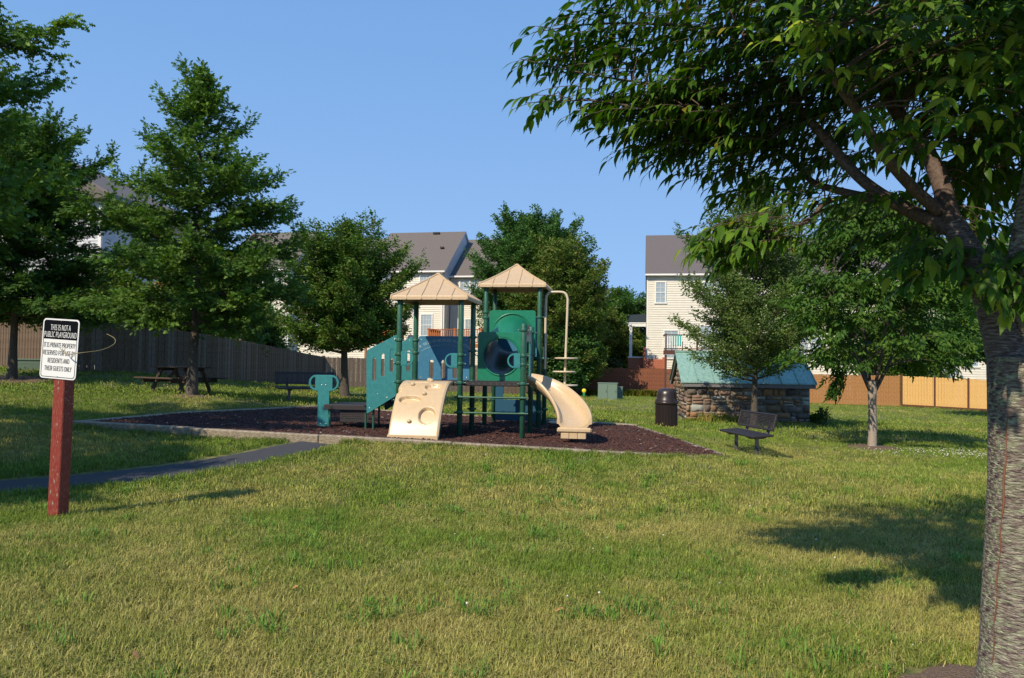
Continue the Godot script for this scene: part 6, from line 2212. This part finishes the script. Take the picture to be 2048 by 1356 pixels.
	for i in leaves.size():
		if took < 290 and i < 290:
			part(o, "leaf", meshes[i % 5], tints[r.randi() % 6], leaves[i][0])
			took += 1
		else: rest.append(leaves[i])
	for k in 5:
		var xf := []
		var cc := []
		for i in range(k, rest.size(), 5):
			xf.append(rest[i][0]); cc.append(rest[i][1])
		var mm := multi(o, "leaf_mass", meshes[k], M.near_leaf, xf, cc)
		mm.set_meta("kind", "stuff")

# ---------------------------------------------------------------- bushes and ground plants
func make_bushes() -> void:
	var g := [Color(0.060, 0.115, 0.02), Color(0.08, 0.13, 0.022), Color(0.05, 0.09, 0.02)]
	var y := [Color(0.15, 0.17, 0.02), Color(0.11, 0.15, 0.02), Color(0.20, 0.18, 0.03)]
	var blade := begin()
	for i in 9:
		var a := TAU * i / 9
		var d := Vector3(cos(a), 0, sin(a))
		var s := Vector3(-sin(a), 0, cos(a)) * 0.012
		var p := [Vector3.ZERO, d * 0.10 + Vector3(0, 0.22, 0), d * 0.26 + Vector3(0, 0.26, 0)]
		quad(blade, p[0] - s, p[0] + s, p[1] + s, p[1] - s)
		tri(blade, p[1] - s, p[1] + s, p[2])
	S.lily = done(blade)
	bush("shrub", "low green shrub at the right foot of the stone shed", G(10.0, -26.3), Vector3(0.42, 0.16, 0.35), 130, S.small, g, M.pear_leaf, 71)
	bush("shrub", "bush of dark leaves behind the reddish fence beside the porch", G(6.4, -58.5), Vector3(1.3, 1.4, 1.0), 260, S.far, [Color(0.07, 0.08, 0.02), Color(0.05, 0.07, 0.02), Color(0.1, 0.09, 0.03)], M.pear_leaf, 75)
	# daylilies along the reddish fence
	var xf := []
	var cc := []
	var r := RandomNumberGenerator.new()
	r.seed = 5
	for i in 260:
		var f := r.randf()
		var p := Vector2(5.0, -54.8).lerp(Vector2(11.8, -54.2), f) + Vector2(r.randf_range(-0.3, 0.3), r.randf_range(-0.45, 0.5))
		xf.append(Transform3D(Basis.from_euler(Vector3(0, r.randf() * TAU, 0)).scaled(Vector3.ONE * r.randf_range(1.0, 1.9)), G(p.x, p.y)))
		cc.append(y[r.randi() % 3])
	# weeds at the foot of the shed walls
	var wxf := []
	var wcc := []
	for i in 170:
		var f := r.randf()
		var p := Vector2(5.55, -26.25).lerp(Vector2(9.7, -25.9), f) + Vector2(0, r.randf_range(-0.05, 0.3))
		var tall: float = 1.0 if f > 0.12 and f < 0.42 else 0.45
		wxf.append(Transform3D(Basis.from_euler(Vector3(0, r.randf() * TAU, 0)).scaled(Vector3(0.6, tall, 0.6) * r.randf_range(0.7, 1.3)), G(p.x, p.y)))
		wcc.append([Color(0.36, 0.29, 0.07), Color(0.26, 0.26, 0.05), Color(0.15, 0.2, 0.035)][r.randi() % 3])
	var wd := multi(self, numbered("weeds"), S.lily, M.blade, wxf, wcc)
	tag(wd, "dry yellow green weeds along the foot of the stone shed wall", "weeds")
	wd.set_meta("kind", "stuff")
	var lil := multi(self, numbered("daylily_bed"), S.lily, M.blade, xf, cc)
	tag(lil, "strip of yellow green daylilies along the reddish fence", "flower bed")
	lil.set_meta("kind", "stuff")

# ---------------------------------------------------------------- lawn
func tuft_mesh(n: int, rad: float, h: float, w: float, seed_: int, lay := 0.55) -> ArrayMesh:
	var r := RandomNumberGenerator.new()
	r.seed = seed_
	var st := begin()
	for i in n:
		var a := r.randf() * TAU
		var q := sqrt(r.randf()) * rad
		var p := Vector3(cos(a) * q, 0, sin(a) * q)
		var b := r.randf() * TAU
		var d := Vector3(cos(b), 0, sin(b))
		var hh := h * r.randf_range(0.55, 1.2)
		var s := Vector3(-d.z, 0, d.x) * w * 0.5 * r.randf_range(0.7, 1.2)
		var l := r.randf_range(0.1, lay) * hh
		var m := p + d * l * 0.35 + Vector3(0, hh * 0.6, 0)
		var t := p + d * l + Vector3(0, hh * (1.0 - 0.25 * l / hh), 0)
		st.add_vertex(p - s); st.add_vertex(m - s * 0.8); st.add_vertex(m + s * 0.8)
		st.add_vertex(p - s); st.add_vertex(m + s * 0.8); st.add_vertex(p + s)
		st.add_vertex(m - s * 0.8); st.add_vertex(t); st.add_vertex(m + s * 0.8)
	return done(st)

func lawn_ok(x: float, z: float) -> bool:
	if in_bed(x, z): return false
	for q in RINGS:
		if (x - q.x) ** 2 + (z - q.y) ** 2 < q.z * q.z * 0.8: return false
	if x > 5.6 and x < 9.8 and z < -26.5 and z > -30.2: return false
	if z > -16.0 and z < -6.0 and x < -2.0 and path_distance(x, z) < PATH_HALF + 0.03: return false
	return true

func make_grass() -> void:
	var near := [tuft_mesh(16, 0.055, 0.054, 0.0036, 1, 0.9), tuft_mesh(16, 0.055, 0.046, 0.0034, 2, 1.3), tuft_mesh(14, 0.06, 0.062, 0.0036, 3, 1.0)]
	var mid := [tuft_mesh(16, 0.10, 0.055, 0.0075, 4), tuft_mesh(16, 0.10, 0.05, 0.007, 5, 0.8)]
	var far := [tuft_mesh(16, 0.24, 0.055, 0.02, 6), tuft_mesh(16, 0.24, 0.05, 0.018, 7, 0.8)]
	var sets := [[near, [[], [], []], [[], [], []]], [mid, [[], []], [[], []]], [far, [[], []], [[], []]]]
	# depth bands: [z near, z far, tufts per square metre, set]
	for band in [[-2.6, -6.0, 1150, 0], [-6.0, -9.0, 760, 0], [-9.0, -13.5, 290, 1], [-13.5, -20, 130, 1], [-20, -31, 36, 2], [-31, -58, 14, 2]]:
		var z0: float = band[0]
		var z1: float = band[1]
		var s: Array = sets[band[3]]
		var zz := z0
		while zz > z1:
			var dz := minf(0.5, zz - z1)
			var half := (-zz + dz) * 0.66 + 0.7
			var x0 := maxf(-half, -27.0)
			var x1 := minf(half, 33.0)
			var n := int((x1 - x0) * dz * band[2])
			for i in n:
				var x := rng.randf_range(x0, x1)
				var z := zz - rng.randf() * dz
				if not lawn_ok(x, z): continue
				var pn := patch_noise.get_noise_2d(x, z)
				var f2 := fine_noise.get_noise_2d(x * 1.1, z * 1.1)
				# dry in front, greener to the back right and beside the path
				var green := 0.58 + pn * 0.85 + f2 * 0.45 + smoothstep(-9.0, -20.0, z) * 0.36
				var pd := path_distance(x, z) if z > -16.0 and x < 0.0 else 9.0
				green += 0.35 * (1.0 - smoothstep(0.6, 2.0, pd))
				if z < -24.0: green += 0.16 * sin((x * 0.35 + z) * 2.6)
				green = clampf(green + rng.randf_range(-0.30, 0.30), 0, 1)
				var c := Color(0.395, 0.35, 0.108).lerp(Color(0.16, 0.24, 0.034), green)
				var clump := fine_noise.get_noise_2d(x * 6.0, z * 6.0)
				green = clampf(green + clump * 0.3, 0, 1)
				var k := rng.randf_range(0.6, 1.3) * (1.0 + 0.3 * clump)
				c = Color(c.r * k, c.g * k, c.b * k)
				var hs := rng.randf_range(0.75, 1.25) * (1.0 + 0.3 * f2 + 0.45 * clump)
				if pd < 0.85: hs *= 1.25
				var w: int = rng.randi() % s[0].size()
				s[1][w].append(Transform3D(Basis.from_euler(Vector3(rng.randf_range(-0.4, 0.4), rng.randf() * TAU, rng.randf_range(-0.4, 0.4))).scaled(Vector3(1, hs, 1)), Vector3(x, H(x, z) - 0.004, z)))
				s[2][w].append(c)
			zz -= dz
	var lawn := Node3D.new()
	lawn.name = "lawn_grass"
	add_child(lawn)
	tag(lawn, "mown lawn of green and straw coloured grass blades", "grass")
	lawn.set_meta("kind", "stuff")
	var total := 0
	for s in sets:
		for w in s[0].size():
			total += s[1][w].size()
			var mm := multi(lawn, "grass_blades", s[0][w], M.blade, s[1][w], s[2][w])
			mm.set_meta("kind", "stuff")
	print("grass tufts ", total)
	# straw: long dry blades lying in the sward
	var straw := tuft_mesh(6, 0.09, 0.042, 0.0042, 21, 3.2)
	var sx := []
	var sc := []
	for i in 19000:
		var z := -lerpf(2.6, 15.0, pow(rng.randf(), 1.5))
		var x := rng.randf_range(-0.66, 0.66) * -z
		if not lawn_ok(x, z): continue
		if patch_noise.get_noise_2d(x, z) * 0.85 + fine_noise.get_noise_2d(x * 1.1, z * 1.1) * 0.5 > rng.randf_range(-0.1, 0.5): continue
		sx.append(Transform3D(Basis.from_euler(Vector3(0, rng.randf() * TAU, 0)).scaled(Vector3.ONE * rng.randf_range(0.7, 1.3)), Vector3(x, H(x, z) + 0.012, z)))
		var k := rng.randf_range(0.75, 1.15)
		sc.append(Color(0.42 * k, 0.375 * k, 0.125 * k))
	multi(lawn, "straw_blades", straw, M.blade, sx, sc).set_meta("kind", "stuff")
	# coarse green weeds
	var weed := tuft_mesh(13, 0.06, 0.15, 0.010, 8, 1.5)
	var weed2 := tuft_mesh(10, 0.05, 0.12, 0.012, 9, 1.9)
	var wx := [[], []]
	var wc := [[], []]
	var spots := []
	for q in [[-0.25, -5.1], [-0.9, -5.2], [0.15, -5.6], [1.3, -6.1], [-3.9, -8.2], [-4.9, -8.7], [-0.9, -7.6], [-0.7, -8.9], [0.4, -9.4], [-2.0, -7.9], [1.6, -4.7], [0.9, -4.4], [-1.9, -5.6], [-3.6, -7.2], [3.0, -9.3], [4.2, -7.6], [-5.3, -9.0], [-0.35, -10.3], [0.9, -11.8], [3.4, -11.9], [1.5, -12.3]]:
		spots.append(q)
	for i in 110:
		var z := -lerpf(3.4, 13.0, rng.randf())
		spots.append([rng.randf_range(-0.6, 0.6) * -z, z])
	for q in spots:
		for k in rng.randi_range(3, 8):
			var x: float = q[0] + rng.randfn() * 0.13
			var z: float = q[1] + rng.randfn() * 0.13
			if not lawn_ok(x, z): continue
			var w := rng.randi() % 2
			wx[w].append(Transform3D(Basis.from_euler(Vector3(0, rng.randf() * TAU, 0)).scaled(Vector3.ONE * rng.randf_range(0.45, 1.0)), Vector3(x, H(x, z), z)))
			var k2 := rng.randf_range(0.8, 1.25)
			wc[w].append(Color(0.115 * k2, 0.23 * k2, 0.035 * k2))
	# longer grass at the timber edge and path edge
	for i in 1500:
		var x := rng.randf_range(-7.5, 3.6)
		var z := lerpf(-14.1, -12.5, (x + 7.6) / 11.1) + rng.randf_range(0.08, 0.45) * pow(rng.randf(), 0.7)
		if not lawn_ok(x, z) or rng.randf() > 0.5 + patch_noise.get_noise_2d(x * 4, z): continue
		var w := rng.randi() % 2
		wx[w].append(Transform3D(Basis.from_euler(Vector3(0, rng.randf() * TAU, 0)).scaled(Vector3.ONE * rng.randf_range(0.45, 0.85)), Vector3(x, H(x, z), z)))
		var k2 := rng.randf_range(0.8, 1.25)
		wc[w].append(Color(0.16 * k2, 0.21 * k2, 0.04 * k2))
	for i in 900:
		var k := rng.randi() % (PATH.size() - 2)
		var p: Vector2 = PATH[k + 1].lerp(PATH[k + 2], rng.randf())
		var d: Vector2 = (PATH[k + 2] - PATH[k + 1]).normalized()
		p += Vector2(-d.y, d.x) * (1.0 if rng.randf() < 0.5 else -1.0) * (PATH_HALF + rng.randf_range(0.0, 0.35))
		if not lawn_ok(p.x, p.y): continue
		var w := rng.randi() % 2
		wx[w].append(Transform3D(Basis.from_euler(Vector3(0, rng.randf() * TAU, 0)).scaled(Vector3.ONE * rng.randf_range(0.35, 0.8)), Vector3(p.x, H(p.x, p.y), p.y)))
		var k2 := rng.randf_range(0.7, 1.2)
		wc[w].append(Color(0.13 * k2, 0.21 * k2, 0.035 * k2))
	var weeds := Node3D.new()
	weeds.name = "grass_weeds"
	add_child(weeds)
	tag(weeds, "coarse bright green crabgrass clumps scattered over the lawn", "weeds")
	weeds.set_meta("kind", "stuff")
	multi(weeds, "weed_clumps", weed, M.blade, wx[0], wc[0]).set_meta("kind", "stuff")
	multi(weeds, "weed_clumps", weed2, M.blade, wx[1], wc[1]).set_meta("kind", "stuff")

func make_small_things() -> void:
	# white clover heads
	var st := begin()
	ball(st, Vector3(0, 0.055, 0), Vector3(0.010, 0.008, 0.010), 7, 4)
	var m := done(st)
	var xf := []
	var cc := []
	for i in 495:
		var x := 0.0
		var z := 0.0
		if i < 470:
			x = 9.4 + rng.randfn() * 1.0
			z = -17.0 + rng.randfn() * 0.5 - (x - 9.3) * -0.25
		else:
			z = -lerpf(4.2, 15.0, rng.randf())
			x = rng.randf_range(-0.1, 0.62) * -z
		if not lawn_ok(x, z): continue
		xf.append(Transform3D(Basis().scaled(Vector3.ONE * rng.randf_range(0.6, 1.2)), G(x, z)))
		cc.append(Color(0.62, 0.6, 0.52))
	var mat := plain_mat("clover", Color.WHITE, 0.8)
	mat.vertex_color_use_as_albedo = true
	var cl := multi(self, numbered("clover_flowers"), m, mat, xf, cc)
	tag(cl, "small white clover flowers in the lawn", "flowers")
	cl.set_meta("kind", "stuff")
	# fallen leaves
	var labels := ["curled orange fallen leaf in the middle foreground lawn", "pale tan fallen leaf near the bottom centre of the lawn", "small brown fallen leaf right of the lawn centre", "orange fallen leaf at the lower left of the lawn"]
	var sp := [Vector2(-1.47, -5.55), Vector2(0.36, -4.25), Vector2(0.30, -5.15), Vector2(-1.9, -4.2)]
	for i in 4:
		var s2 := begin()
		leaf_shape(s2, Transform3D(Basis.from_euler(Vector3(-0.5, rng.randf() * TAU, 0.5)), Vector3(0, 0.045, 0)), 1, 0.075)
		var l := single("fallen_leaf", done(s2), M.dry_leaf, Transform3D(Basis(), G(sp[i].x, sp[i].y)))
		tag(l, labels[i], "leaf", "fallen leaves on the lawn")
